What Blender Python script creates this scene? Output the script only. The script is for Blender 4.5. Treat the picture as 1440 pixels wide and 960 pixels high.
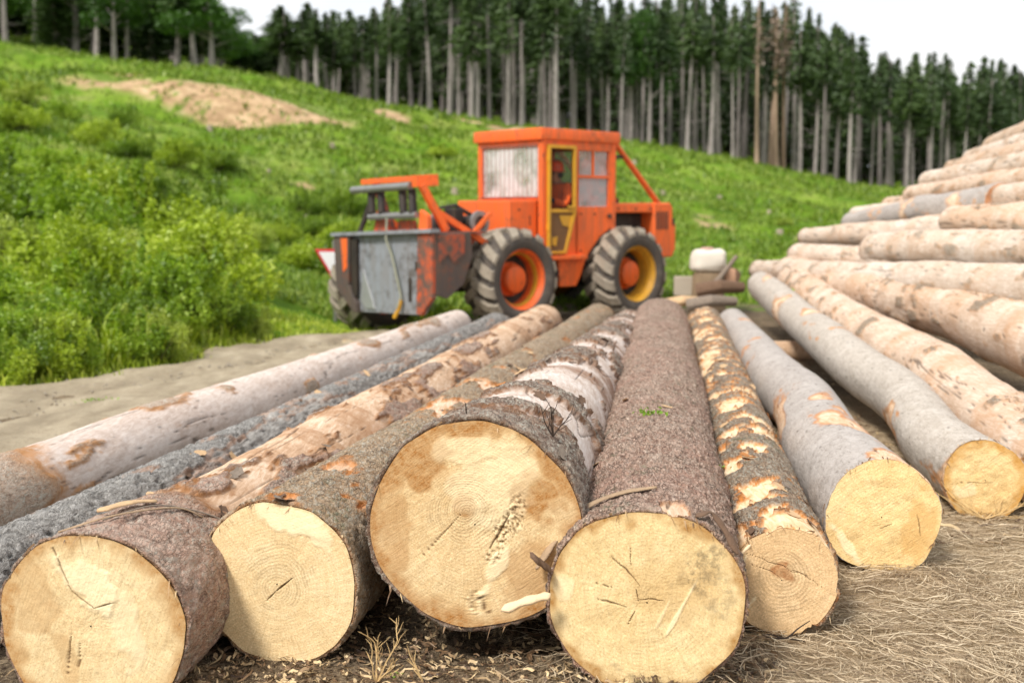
import bpy, bmesh, math, random
import numpy as np
from mathutils import Vector, Matrix

for o in list(bpy.data.objects):
    bpy.data.objects.remove(o)
scene = bpy.context.scene
COL = scene.collection
PI = math.pi

# ------------------------------------------------------------------ camera, sky, sun, exposure
F = 1700.0                      # focal length in photograph pixels (1440 wide)
CAM_H = 1.55
PITCH = math.atan(180.0 / F)    # horizon sits 180 px above the centre
cd = bpy.data.cameras.new('camera')
cam = bpy.data.objects.new('camera', cd)
COL.objects.link(cam)
cam.location = (0, 0, CAM_H)
cam.rotation_euler = (PI / 2 - PITCH, 0, 0)
cd.sensor_width = 36.0
cd.lens = 36.0 * F / 1440.0
cd.clip_start = 0.05
cd.clip_end = 3000.0
cd.dof.use_dof = True
cd.dof.focus_distance = 4.6
cd.dof.aperture_fstop = 2.2
scene.camera = cam

SUN_EL, SUN_AZ = 47.0, 216.0    # degrees; azimuth clockwise from +Y: sun behind the camera, to the left
w = bpy.data.worlds.new('World')
scene.world = w
w.use_nodes = True
nt = w.node_tree
nt.nodes.clear()
sky = nt.nodes.new('ShaderNodeTexSky')
sky.sky_type = 'NISHITA'
sky.sun_disc = False
sky.sun_elevation = math.radians(SUN_EL)
sky.sun_rotation = math.radians(SUN_AZ)
sky.dust_density = 3.0
tcw = nt.nodes.new('ShaderNodeTexCoord')
mpw = nt.nodes.new('ShaderNodeMapping')
mpw.inputs['Scale'].default_value = (1.0, 1.0, 2.5)
nzw = nt.nodes.new('ShaderNodeTexNoise')
nzw.inputs['Scale'].default_value = 2.2
nzw.inputs['Detail'].default_value = 5.0
crw = nt.nodes.new('ShaderNodeValToRGB')       # thin overcast with faint blue gaps
crw.color_ramp.elements[0].position = 0.28
crw.color_ramp.elements[0].color = (7.6, 8.6, 10.0, 1)
crw.color_ramp.elements[1].position = 0.62
crw.color_ramp.elements[1].color = (10.4, 10.3, 10.2, 1)
mxw = nt.nodes.new('ShaderNodeMix')
mxw.data_type = 'RGBA'
mxw.inputs[0].default_value = 0.88
bgw = nt.nodes.new('ShaderNodeBackground')
bgw.inputs['Strength'].default_value = 0.08
outw = nt.nodes.new('ShaderNodeOutputWorld')
L = nt.links.new
L(tcw.outputs['Generated'], mpw.inputs['Vector'])
L(mpw.outputs['Vector'], nzw.inputs['Vector'])
L(nzw.outputs['Fac'], crw.inputs['Fac'])
L(sky.outputs['Color'], mxw.inputs[6])
L(crw.outputs['Color'], mxw.inputs[7])
L(mxw.outputs[2], bgw.inputs['Color'])
L(bgw.outputs['Background'], outw.inputs['Surface'])

sd = bpy.data.lights.new('sun', 'SUN')
sd.energy = 2.7
sd.angle = math.radians(11)
sd.color = (1.0, 0.96, 0.9)
sun = bpy.data.objects.new('sun', sd)
COL.objects.link(sun)
_az, _el = math.radians(SUN_AZ), math.radians(SUN_EL)
_dir = Vector((math.sin(_az) * math.cos(_el), math.cos(_az) * math.cos(_el), math.sin(_el)))
sun.rotation_euler = _dir.to_track_quat('Z', 'Y').to_euler()
sun.location = (-20, -20, 40)

vs = scene.view_settings
vs.view_transform = 'Standard'
vs.look = 'None'
vs.exposure = 0.54
vs.gamma = 1.0
vs.use_curve_mapping = False
scene.cycles.max_bounces = 6
scene.cycles.diffuse_bounces = 3
scene.cycles.glossy_bounces = 2
scene.cycles.transmission_bounces = 4

# ------------------------------------------------------------------ measuring helpers
FW = np.array([0, math.cos(PITCH), -math.sin(PITCH)])
UP = np.array([0, math.sin(PITCH), math.cos(PITCH)])
CP = np.array([0, 0, CAM_H])


def at(px, py, d):
    """world point seen at photograph pixel (px, py), d metres along the optical axis"""
    return CP + d * (FW + np.array([1., 0, 0]) * (px - 720) / F - UP * (py - 480) / F)


# ------------------------------------------------------------------ numpy noise
def _hash(ix, iy, iz, seed):
    h = (ix * 374761393 + iy * 668265263 + iz * 1274126177 + seed * 974634777) & 0xFFFFFFFF
    h = ((h ^ (h >> 13)) * 1274126177) & 0xFFFFFFFF
    h = ((h ^ (h >> 16)) * 2246822519) & 0xFFFFFFFF
    return ((h ^ (h >> 15)) & 0xFFFFFF) / float(0xFFFFFF)


def vnoise(p, seed=0):
    p = np.asarray(p, float)
    i = np.floor(p).astype(np.int64)
    f = p - i
    f = f * f * f * (f * (f * 6 - 15) + 10)
    x, y, z = i[..., 0], i[..., 1], i[..., 2]
    fx, fy, fz = f[..., 0], f[..., 1], f[..., 2]

    def c(a, b, d):
        return _hash(x + a, y + b, z + d, seed)
    x00 = c(0, 0, 0) * (1 - fx) + c(1, 0, 0) * fx
    x10 = c(0, 1, 0) * (1 - fx) + c(1, 1, 0) * fx
    x01 = c(0, 0, 1) * (1 - fx) + c(1, 0, 1) * fx
    x11 = c(0, 1, 1) * (1 - fx) + c(1, 1, 1) * fx
    return (x00 * (1 - fy) + x10 * fy) * (1 - fz) + (x01 * (1 - fy) + x11 * fy) * fz


def fbm(p, octv=4, seed=0, gain=0.5):
    s, a, t = 0.0, 1.0, 0.0
    p = np.asarray(p, float)
    for k in range(octv):
        s = s + a * vnoise(p * (2.03 ** k) + 17.3 * k, seed + k)
        t += a
        a *= gain
    return s / t


def cells(p, seed=0):
    """distance to nearest and second nearest feature point, and the cell's random value"""
    p = np.asarray(p, float)
    i = np.floor(p).astype(np.int64)
    f1 = np.full(p.shape[:-1], 9.0)
    f2 = f1.copy()
    val = np.zeros_like(f1)
    for a in (-1, 0, 1):
        for b in (-1, 0, 1):
            for c in (-1, 0, 1):
                q = i + np.array([a, b, c])
                fx = q[..., 0] + _hash(q[..., 0], q[..., 1], q[..., 2], seed)
                fy = q[..., 1] + _hash(q[..., 0], q[..., 1], q[..., 2], seed + 7)
                fz = q[..., 2] + _hash(q[..., 0], q[..., 1], q[..., 2], seed + 13)
                d = np.sqrt((fx - p[..., 0]) ** 2 + (fy - p[..., 1]) ** 2 + (fz - p[..., 2]) ** 2)
                v = _hash(q[..., 0], q[..., 1], q[..., 2], seed + 29)
                m = d < f1
                f2 = np.where(m, f1, np.minimum(f2, d))
                val = np.where(m, v, val)
                f1 = np.where(m, d, f1)
    return f1, f2, val


def sstep(a, b, x):
    t = np.clip((x - a) / (b - a), 0, 1)
    return t * t * (3 - 2 * t)


# ------------------------------------------------------------------ object helpers
def mesh_np(name, verts, faces, mat=None, parent=None, attrs=None, smooth=True, loc=None):
    """faces: (n,3) or (n,4) int array, or list of such arrays"""
    me = bpy.data.meshes.new(name)
    verts = np.asarray(verts, dtype=np.float32).reshape(-1, 3)
    fl = faces if isinstance(faces, list) else [faces]
    fl = [np.asarray(f, dtype=np.int32) for f in fl if len(f)]
    loops = np.concatenate([f.ravel() for f in fl])
    tot = np.concatenate([np.full(len(f), f.shape[1], dtype=np.int32) for f in fl])
    start = np.concatenate([[0], np.cumsum(tot)[:-1]]).astype(np.int32)
    me.vertices.add(len(verts))
    me.vertices.foreach_set('co', verts.ravel())
    me.loops.add(len(loops))
    me.loops.foreach_set('vertex_index', loops)
    me.polygons.add(len(tot))
    me.polygons.foreach_set('loop_start', start)
    me.polygons.foreach_set('loop_total', tot)
    me.update(calc_edges=True)
    me.polygons.foreach_set('use_smooth', np.full(len(tot), smooth, dtype=bool))
    if attrs:
        for k, v in attrs.items():
            v = np.asarray(v, dtype=np.float32)
            if v.ndim == 2:
                a = me.attributes.new(k, 'FLOAT_VECTOR', 'POINT')
                a.data.foreach_set('vector', v.ravel())
            else:
                a = me.attributes.new(k, 'FLOAT', 'POINT')
                a.data.foreach_set('value', v.ravel())
    me.validate()
    if mat:
        me.materials.append(mat)
    o = bpy.data.objects.new(name, me)
    COL.objects.link(o)
    if parent:
        o.parent = parent
    if loc is not None:
        o.location = loc
    return o


def tag(o, label=None, cat=None, group=None, kind=None):
    if label:
        o['label'] = label
    if cat:
        o['category'] = cat
    if group:
        o['group'] = group
    if kind:
        o['kind'] = kind
    return o


def thing(name, label, cat, loc=(0, 0, 0), rz=0.0, group=None):
    o = bpy.data.objects.new(name, None)
    COL.objects.link(o)
    o.location = tuple(float(v) for v in loc)
    o.rotation_euler = (0, 0, rz)
    o.empty_display_size = 0.2
    return tag(o, label, cat, group)


def copy_tree(o, parent=None):
    c = o.copy()
    COL.objects.link(c)
    c.parent = parent
    for ch in list(o.children):
        copy_tree(ch, c)
    return c


class MB:
    """collects shapes into one mesh object"""

    def __init__(self):
        self.v, self.f = [], []

    def add(self, vs, fs):
        n = len(self.v)
        self.v += [tuple(float(c) for c in p) for p in vs]
        self.f += [tuple(i + n for i in f) for f in fs]
        return self

    def box(self, x0, x1, y0, y1, z0, z1, b=0.01):
        c = Vector(((x0 + x1) / 2, (y0 + y1) / 2, (z0 + z1) / 2))
        h = Vector((abs(x1 - x0) / 2, abs(y1 - y0) / 2, abs(z1 - z0) / 2))
        return self.obox(c, h, Matrix.Identity(3), b)

    def obox(self, c, h, rot, b=0.01):
        b = min(b, 0.45 * min(h))
        bm = bmesh.new()
        bmesh.ops.create_cube(bm, size=2)
        for v in bm.verts:
            v.co = Vector((v.co.x * h[0], v.co.y * h[1], v.co.z * h[2]))
        if b > 0:
            bmesh.ops.bevel(bm, geom=bm.edges[:], offset=b, segments=2, profile=0.7, affect='EDGES')
        bm.verts.index_update()
        vs_ = [Vector(c) + rot @ v.co for v in bm.verts]
        fs_ = [[v.index for v in f.verts] for f in bm.faces]
        bm.free()
        return self.add(vs_, fs_)

    def bar(self, p0, p1, w, h, b=0.006, roll=(0, 0, 1)):
        p0, p1 = Vector(p0), Vector(p1)
        d = (p1 - p0)
        x = d.normalized()
        y = Vector(roll).cross(x)
        if y.length < 1e-4:
            y = Vector((0, 1, 0)).cross(x)
        y.normalize()
        z = x.cross(y)
        rot = Matrix((x, y, z)).transposed()
        return self.obox((p0 + p1) / 2, (d.length / 2, w / 2, h / 2), rot, b)

    def tube(self, pts, r, n=10, cap=True):
        pts = [Vector(p) for p in pts]
        rs = r if isinstance(r, (list, tuple, np.ndarray)) else [r] * len(pts)
        vs_, fs_ = [], []
        prev = None
        for i, p in enumerate(pts):
            d = (pts[min(i + 1, len(pts) - 1)] - pts[max(i - 1, 0)]).normalized()
            if prev is None:
                a = d.orthogonal().normalized()
            else:
                a = (prev - d * prev.dot(d)).normalized()
            prev = a
            b = d.cross(a)
            for k in range(n):
                t = 2 * PI * k / n
                vs_.append(p + (a * math.cos(t) + b * math.sin(t)) * rs[i])
        for i in range(len(pts) - 1):
            for k in range(n):
                k2 = (k + 1) % n
                fs_.append((i * n + k, i * n + k2, (i + 1) * n + k2, (i + 1) * n + k))
        if cap:
            fs_.append(tuple(range(n - 1, -1, -1)))
            m = (len(pts) - 1) * n
            fs_.append(tuple(range(m, m + n)))
        return self.add(vs_, fs_)

    def lathe(self, prof, n=48, axis='y', c=(0, 0, 0), closed=False):
        """prof: list of (r, h); h runs along the axis"""
        vs_, fs_ = [], []
        for r, h in prof:
            for k in range(n):
                t = 2 * PI * k / n
                a, b = r * math.cos(t), r * math.sin(t)
                p = {'y': (a, h, b), 'z': (a, b, h), 'x': (h, a, b)}[axis]
                vs_.append((p[0] + c[0], p[1] + c[1], p[2] + c[2]))
        m = len(prof)
        rng = range(m if closed else m - 1)
        for i in rng:
            j = (i + 1) % m
            for k in range(n):
                k2 = (k + 1) % n
                fs_.append((i * n + k, i * n + k2, j * n + k2, j * n + k))
        return self.add(vs_, fs_)

    def prism(self, poly, axis, a, b, bev=0.006):
        """poly: 2-D points; axis 'y' -> poly in (x, z), 'x' -> poly in (y, z), 'z' -> poly in (x, y)"""
        bm = bmesh.new()

        def P(u, v, t):
            return {'y': (u, t, v), 'x': (t, u, v), 'z': (u, v, t)}[axis]
        v0 = [bm.verts.new(P(u, v, a)) for u, v in poly]
        v1 = [bm.verts.new(P(u, v, b)) for u, v in poly]
        bm.faces.new(v0)
        bm.faces.new(v1[::-1])
        n = len(poly)
        for i in range(n):
            bm.faces.new((v0[i], v1[i], v1[(i + 1) % n], v0[(i + 1) % n]))
        bmesh.ops.recalc_face_normals(bm, faces=bm.faces)
        if bev:
            bmesh.ops.bevel(bm, geom=bm.edges[:], offset=bev, segments=1, affect='EDGES')
        bm.verts.index_update()
        self.add([v.co for v in bm.verts], [[v.index for v in f.verts] for f in bm.faces])
        bm.free()
        return self

    def build(self, name, mat, parent=None, smooth=False, loc=None, fix=True):
        me = bpy.data.meshes.new(name)
        me.from_pydata(self.v, [], self.f)
        if fix:
            bm = bmesh.new()
            bm.from_mesh(me)
            bmesh.ops.recalc_face_normals(bm, faces=bm.faces)
            bm.to_mesh(me)
            bm.free()
        if smooth:
            me.polygons.foreach_set('use_smooth', [True] * len(me.polygons))
            try:
                me.set_sharp_from_angle(angle=math.radians(35))
            except Exception:
                pass
        me.materials.append(mat)
        o = bpy.data.objects.new(name, me)
        COL.objects.link(o)
        if parent:
            o.parent = parent
        if loc is not None:
            o.location = loc
        return o


# ------------------------------------------------------------------ material helpers
class NT:
    def __init__(self, name):
        self.m = bpy.data.materials.new(name)
        self.m.use_nodes = True
        self.t = self.m.node_tree
        self.t.nodes.clear()
        self.out = self.t.nodes.new('ShaderNodeOutputMaterial')
        self._tc = None

    def n(self, kind, **kw):
        nd = self.t.nodes.new('ShaderNode' + kind)
        for k, v in kw.items():
            setattr(nd, k, v)
        return nd

    def l(self, a, b):
        self.t.links.new(a, b)

    def val(self, sock, v):
        if hasattr(v, 'is_linked') or hasattr(v, 'links'):
            self.l(v, sock)
        else:
            sock.default_value = v

    def coord(self, kind='Object'):
        if self._tc is None:
            self._tc = self.n('TexCoord')
        return self._tc.outputs[kind]

    def mapping(self, scale=(1, 1, 1), loc=(0, 0, 0), kind='Object', src=None):
        m = self.n('Mapping')
        m.inputs['Scale'].default_value = scale
        m.inputs['Location'].default_value = loc
        self.l(src if src is not None else self.coord(kind), m.inputs['Vector'])
        return m.outputs['Vector']

    def noise(self, vec, scale, detail=4, rough=0.55, dist=0.0, out='Fac'):
        n = self.n('TexNoise')
        n.inputs['Scale'].default_value = scale
        n.inputs['Detail'].default_value = detail
        n.inputs['Roughness'].default_value = rough
        n.inputs['Distortion'].default_value = dist
        self.l(vec, n.inputs['Vector'])
        return n.outputs[out]

    def voro(self, vec, scale, feature='F1', out='Distance', rand=1.0):
        n = self.n('TexVoronoi', feature=feature)
        n.inputs['Scale'].default_value = scale
        n.inputs['Randomness'].default_value = rand
        self.l(vec, n.inputs['Vector'])
        return n.outputs[out]

    def ramp(self, fac, stops, interp='LINEAR'):
        r = self.n('ValToRGB')
        cr = r.color_ramp
        cr.interpolation = interp
        while len(cr.elements) > 1:
            cr.elements.remove(cr.elements[-1])
        for i, (p, c) in enumerate(stops):
            e = cr.elements[0] if i == 0 else cr.elements.new(p)
            e.position = p
            c = c if isinstance(c, (tuple, list)) else (c, c, c)
            e.color = (c[0], c[1], c[2], 1)
        self.l(fac, r.inputs['Fac'])
        return r.outputs['Color']

    def mix(self, f, a, b, blend='MIX'):
        m = self.n('Mix', data_type='RGBA', blend_type=blend)
        self.val(m.inputs[0], f)
        for s, v in ((m.inputs[6], a), (m.inputs[7], b)):
            if isinstance(v, (tuple, list)):
                v = (v[0], v[1], v[2], 1)
            self.val(s, v)
        return m.outputs[2]

    def math(self, op, a, b=None, c=None, clamp=False):
        m = self.n('Math', operation=op, use_clamp=clamp)
        self.val(m.inputs[0], a)
        if b is not None:
            self.val(m.inputs[1], b)
        if c is not None:
            self.val(m.inputs[2], c)
        return m.outputs[0]

    def attr(self, name, vec=False):
        a = self.n('Attribute', attribute_name=name)
        return a.outputs['Vector' if vec else 'Fac']

    def bump(self, h, strength=0.5, dist=0.01, nrm=None):
        b = self.n('Bump')
        b.inputs['Strength'].default_value = strength
        b.inputs['Distance'].default_value = dist
        self.l(h, b.inputs['Height'])
        if nrm is not None:
            self.l(nrm, b.inputs['Normal'])
        return b.outputs['Normal']

    def finish(self, col, rough=0.8, nrm=None, metal=0.0, spec=0.3, **kw):
        p = self.n('BsdfPrincipled')
        if isinstance(col, (tuple, list)):
            col = (col[0], col[1], col[2], 1)
        self.val(p.inputs['Base Color'], col)
        self.val(p.inputs['Roughness'], rough)
        self.val(p.inputs['Metallic'], metal)
        p.inputs['Specular IOR Level'].default_value = spec
        if nrm is not None:
            self.l(nrm, p.inputs['Normal'])
        for k, v in kw.items():
            self.val(p.inputs[k], v)
        self.l(p.outputs[0], self.out.inputs['Surface'])
        return self.m


def lin(r, g, b):
    """sRGB 0-255 to linear"""
    def c(v):
        v /= 255.0
        return v / 12.92 if v < 0.04045 else ((v + 0.055) / 1.055) ** 2.4
    return (c(r), c(g), c(b))


def simple_mat(name, col, rough=0.7, var=0.25, scale=6.0, metal=0.0, bump=0.15, spec=0.3):
    t = NT(name)
    v = t.coord('Object')
    n = t.noise(v, scale, 5, 0.6)
    c = t.mix(n, tuple(x * (1 - var) for x in col), tuple(min(1, x * (1 + var)) for x in col))
    n2 = t.noise(v, scale * 7, 3, 0.6)
    return t.finish(c, rough, t.bump(n2, bump, 0.01), metal, spec)


# ------------------------------------------------------------------ terrain
_cols = np.array([-2400, -900, -300, 0, 240, 330, 480, 720, 960, 1200, 1440, 1900, 3400], float)
_deps = np.array([0, 9, 12, 14, 17, 21, 25, 35, 42, 48, 50.5, 60, 75, 100, 140, 300, 900], float)
_zt = np.array([
    # 0  9  12   14   17   21    25    35   42   48   50.5  60   75   100   140  300  900
    [0, .3, .8, 1.2, 1.9, 2.6, 3.3, 5.4, 7.0, 8.3, 9.3, 11.5, 15, 20, 28, 40, 50],
    [0, .2, .5, .8, 1.4, 2.1, 2.8, 5.0, 6.6, 7.9, 8.9, 11.0, 14, 19, 27, 40, 50],
    [0, .05, .2, .45, 1.0, 1.7, 2.2, 4.5, 6.1, 7.2, 8.1, 10.2, 13, 17.5, 25, 38, 50],
    [0, 0, .0, .18, .7, 1.35, 1.7, 4.1, 5.6, 6.7, 7.5, 9.6, 12.2, 16.6, 26, 40, 56],
    [0, 0, 0, .05, .35, .7, .96, 2.8, 4.1, 5.4, 6.7, 8.4, 10.7, 14.2, 22, 34, 50],
    [0, 0, 0, 0, .15, .45, .7, 2.4, 3.65, 4.7, 6.4, 8.1, 10.1, 13.4, 20.5, 32, 48],
    [0, 0, 0, 0, 0, .03, .1, 1.35, 3.0, 4.8, 5.65, 6.8, 8.3, 10.9, 16.5, 27, 42],
    [0, 0, 0, 0, 0, .03, .15, 1.55, 2.8, 3.7, 4.0, 5.25, 6.6, 8.7, 13.2, 22, 36],
    [0, 0, 0, 0, 0, .0, .1, .95, 1.8, 2.6, 2.9, 4.0, 5.2, 6.7, 10.5, 18, 30],
    [0, 0, 0, 0, 0, 0, .12, .55, 1.0, 1.5, 1.65, 2.25, 3.05, 3.8, 6.6, 12, 22],
    [0, 0, 0, 0, 0, 0, .05, .3, .6, .9, 1.0, 1.4, 2.0, 3.4, 6.0, 11, 20],
    [0, 0, 0, 0, 0, 0, 0, .1, .3, .5, .6, 1.0, 1.6, 2.9, 5.5, 10, 18],
    [0, 0, 0, 0, 0, 0, 0, .1, .2, .3, .4, .7, 1.2, 2.2, 3.5, 6, 10]])
_gc = np.arange(-2400, 3401, 20.0)
_gd = np.concatenate([np.arange(0, 60, 0.5), np.arange(60, 160, 2.0), np.geomspace(160, 900, 40)])
_tmp = np.array([np.interp(_gd, _deps, r) for r in _zt])
_zg = np.array([np.interp(_gc, _cols, _tmp[:, j]) for j in range(len(_gd))]).T


def _smooth(a, axis, n):
    k = np.hanning(n + 2)[1:-1]
    k /= k.sum()
    pad = [(0, 0), (0, 0)]
    pad[axis] = (n // 2, n // 2)
    b = np.pad(a, pad, mode='edge')
    return np.apply_along_axis(lambda m: np.convolve(m, k, mode='valid'), axis, b)


_zg = _smooth(_zg, 0, 9)
_zs = _smooth(_zg, 1, 9)
_keep = ((_gd > 45) & (_gd < 53))[None, :]
_zg = np.where(_keep, _smooth(_zg, 1, 3), _zs)


def smooth_height(x, y):
    x, y = np.asarray(x, float), np.asarray(y, float)
    r = np.hypot(x, y)
    ang = np.arctan2(x, y)
    c = 720 + F * np.tan(np.clip(ang, -1.05, 1.05))
    back = np.clip((np.abs(ang) - 1.0) / 1.2, 0, 1)
    d = np.where(np.abs(ang) < 1.05, r * np.cos(np.clip(ang, -1.05, 1.05)), r * 0.5)
    ci = np.clip((c - _gc[0]) / 20.0, 0, len(_gc) - 1.001)
    di = np.interp(d, _gd, np.arange(len(_gd)))
    di = np.clip(di, 0, len(_gd) - 1.001)
    i, j = ci.astype(int), di.astype(int)
    u, v = ci - i, di - j
    z = (_zg[i, j] * (1 - u) + _zg[i + 1, j] * u) * (1 - v) + (_zg[i, j + 1] * (1 - u) + _zg[i + 1, j + 1] * u) * v
    return z * (1 - back)


def verge(x, y):
    """how far (m) left of the road's edge a point lies"""
    ex = -4.35 + (y - 10.6) * 0.40 + 0.18 * np.sin(y * 1.7) + 0.1 * np.sin(y * 4.1 + 1)
    ex = np.where(y > 17, -4.35 + 6.4 * 0.40 + (y - 17) * 1.6, ex)
    return ex - x


def height(x, y):
    x, y = np.asarray(x, float), np.asarray(y, float)
    z = smooth_height(x, y)
    p = np.stack([x, y, np.zeros_like(x)], -1)
    r = np.hypot(x, y)
    hill = sstep(18, 34, r) * (y > 0)
    z = z + hill * (fbm(p * 0.28, 3, 5) - 0.5) * np.clip(r * 0.025, 0, 1.5) * np.where(r > 70, 0.6, 1)
    z = z + hill * (fbm(p * 1.1, 3, 8) - 0.5) * 0.35 * np.clip(1.4 - r / 90, 0.2, 1)
    near = sstep(14, 8, r)
    z = z + near * ((fbm(p * 1.6, 4, 3) - 0.5) * 0.07 + (fbm(p * 9, 3, 4) - 0.5) * 0.035)
    z = z + (1 - near) * (1 - hill) * (fbm(p * 2.0, 3, 9) - 0.5) * 0.06
    z = z - 0.34 * np.exp(-((x + 2.25) / 1.1) ** 2 - ((y - 17.9) / 1.5) ** 2)
    v = verge(x, y)
    z = z + sstep(0.0, 0.7, v) * 0.12 * (y > 2) * (y < 40)
    return z


def height1(x, y):
    return float(height(np.array([x]), np.array([y]))[0])


_a1 = np.linspace(-0.62, 0.62, 300)
_ang = np.concatenate([np.linspace(-PI, -0.64, 60), _a1, np.linspace(0.64, PI, 60)[:-1]])
_rad = np.concatenate([[0.02], np.linspace(0.6, 3.0, 14), np.linspace(3.03, 9.0, 200), np.geomspace(9.1, 46, 120),
                       np.linspace(46.3, 53, 24), np.geomspace(53.6, 150, 80), np.geomspace(155, 900, 24)])
RR, AA = np.meshgrid(_rad, _ang, indexing='ij')
GX, GY = RR * np.sin(AA), RR * np.cos(AA)
GZ = height(GX, GY)
_n = len(_ang)
_idx = np.arange(GX.size).reshape(GX.shape)
_q = np.stack([_idx[:-1], np.roll(_idx, -1, 1)[:-1], np.roll(_idx, -1, 1)[1:], _idx[1:]], -1).reshape(-1, 4)
_pp = np.stack([GX, GY, GZ], -1)
_nz = fbm(np.stack([GX, GY, np.zeros_like(GX)], -1) * 0.35, 4, 21)
_nf = fbm(np.stack([GX, GY, np.zeros_like(GX)], -1) * 2.2, 4, 23)
_v = verge(GX, GY)
_gr = np.clip(sstep(-0.1, 0.35, _v + (_nf - 0.5) * 0.9) * (GY > 2), 0, 1)
_gr = np.maximum(_gr, sstep(19.0, 21.5, RR + (_nf - 0.5) * 4))
_col = 720 + F * GX / np.maximum(GY, 0.1)
_bs = np.interp(_col, [60, 120, 200, 330, 420, 500], [50.0, 49.6, 49.3, 47.5, 48.9, 49.4])
_bk = sstep(_bs - .5, _bs + .3, GY) * sstep(51.6, 50.8, GY) * sstep(70, 130, _col) * sstep(520, 470, _col)
_bk = _bk * sstep(0.30, 0.42, _nf + 0.12 * sstep(200, 330, _col))
_patch = np.zeros_like(GX)
for (cx, cy, rx, ry) in ((1003, 37.5, 30, 1.2), (1052, 35.5, 30, .9), (985, 40, 20, .8), (690, 62, 60, 2.0),
                         (540, 58, 40, 2.0), (425, 37, 25, .7), (40, 47, 40, 1.0), (190, 53.5, 26, .9)):
    _patch = np.maximum(_patch, sstep(1.25, 0.6, np.hypot((_col - cx) / rx, (GY - cy) / ry) + (_nf - 0.5) * 1.1))
_soil = np.maximum(_bk, _patch)
_straw = sstep(0.3, 0.9, GX - 0.12 * GY + (_nz - 0.5) * 1.2) * sstep(11, 8, GY)


def mat_ground():
    t = NT('ground_soil_and_grass')
    v = t.coord('Object')
    n1 = t.noise(v, 0.5, 5, 0.6)
    n2 = t.noise(v, 4.0, 6, 0.65)
    n3 = t.noise(v, 45.0, 4, 0.7)
    n4 = t.noise(t.mapping((160, 40, 60)), 1.0, 4, 0.7, 1.5)
    # trodden yard earth: sawdust, bark crumbs, grey mud
    earth = t.ramp(n2, [(.25, lin(74, 62, 50)), (.5, lin(124, 108, 88)), (.72, lin(168, 148, 120))])
    earth = t.mix(t.ramp(n3, [(.42, 0), (.62, 1)]), earth, lin(52, 40, 30))
    earth = t.mix(t.math('MULTIPLY', t.ramp(n4, [(.55, 0), (.68, 1)]), .8), earth, lin(214, 190, 150))
    road = t.ramp(t.noise(t.mapping((3, 1.2, 1)), 1.2, 6, 0.6), [(.3, lin(150, 134, 108)), (.55, lin(186, 170, 142)), (.75, lin(205, 190, 164))])
    road = t.mix(t.math('MULTIPLY', t.ramp(n3, [(.5, 0), (.75, 1)]), .5), road, lin(120, 104, 84))
    rm = t.attr('road')
    base = t.mix(rm, earth, road)
    straw = t.ramp(n4, [(.3, lin(130, 110, 86)), (.5, lin(180, 158, 128)), (.7, lin(214, 195, 165))])
    straw = t.mix(t.math('MULTIPLY', n2, .5), straw, lin(164, 144, 116))
    base = t.mix(t.attr('straw'), base, straw)
    grass = t.ramp(n1, [(.3, lin(76, 102, 24)), (.46, lin(100, 132, 32)), (.58, lin(126, 150, 52)), (.74, lin(144, 146, 80))])
    grass = t.mix(t.math('MULTIPLY', t.ramp(n2, [(.4, 0), (.7, 1)]), .55), grass, lin(60, 92, 24))
    n5 = t.noise(v, 0.16, 5, 0.7)
    grass = t.mix(t.math('MULTIPLY', t.ramp(n5, [(.36, 1), (.47, 0)]), .7), grass, lin(62, 86, 24))
    grass = t.mix(t.math('MULTIPLY', t.ramp(n5, [(.55, 0), (.68, 1)]), .65), grass, lin(148, 152, 92))
    base = t.mix(t.attr('grass'), base, grass)
    soil = t.ramp(t.noise(v, 1.6, 6, .65), [(.3, lin(140, 112, 82)), (.55, lin(188, 158, 122)), (.75, lin(214, 192, 158))])
    base = t.mix(t.attr('soil'), base, soil)
    h = t.math('ADD', t.math('MULTIPLY', n3, .6), n4)
    return t.finish(base, 0.95, t.bump(h, 0.55, 0.02), spec=0.1)


_road = np.zeros_like(GX)
ground = mesh_np('ground', _pp.reshape(-1, 3), _q, mat_ground(),
                 attrs={'grass': _gr.ravel(), 'soil': _soil.ravel(), 'straw': _straw.ravel(), 'road': _road.ravel()})
tag(ground, kind='structure')


def mat_road():
    t = NT('pale_trodden_dirt')
    v = t.coord('Object')
    n3 = t.noise(v, 60.0, 4, 0.7)
    c = t.ramp(t.noise(t.mapping((3, 1.0, 1)), 1.2, 6, 0.6), [(.3, lin(140, 127, 106)), (.55, lin(172, 158, 134)), (.75, lin(194, 180, 156))])
    c = t.mix(t.math('MULTIPLY', t.ramp(n3, [(.5, 0), (.75, 1)]), .5), c, lin(118, 104, 84))
    n6 = t.noise(v, 9.0, 5, .7)
    c = t.mix(t.math('MULTIPLY', t.ramp(n6, [(.5, 0), (.72, 1)]), .5), c, lin(122, 106, 84))
    return t.finish(c, .95, t.bump(t.math('ADD', n3, n6), .7, .02), spec=.1)


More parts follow.
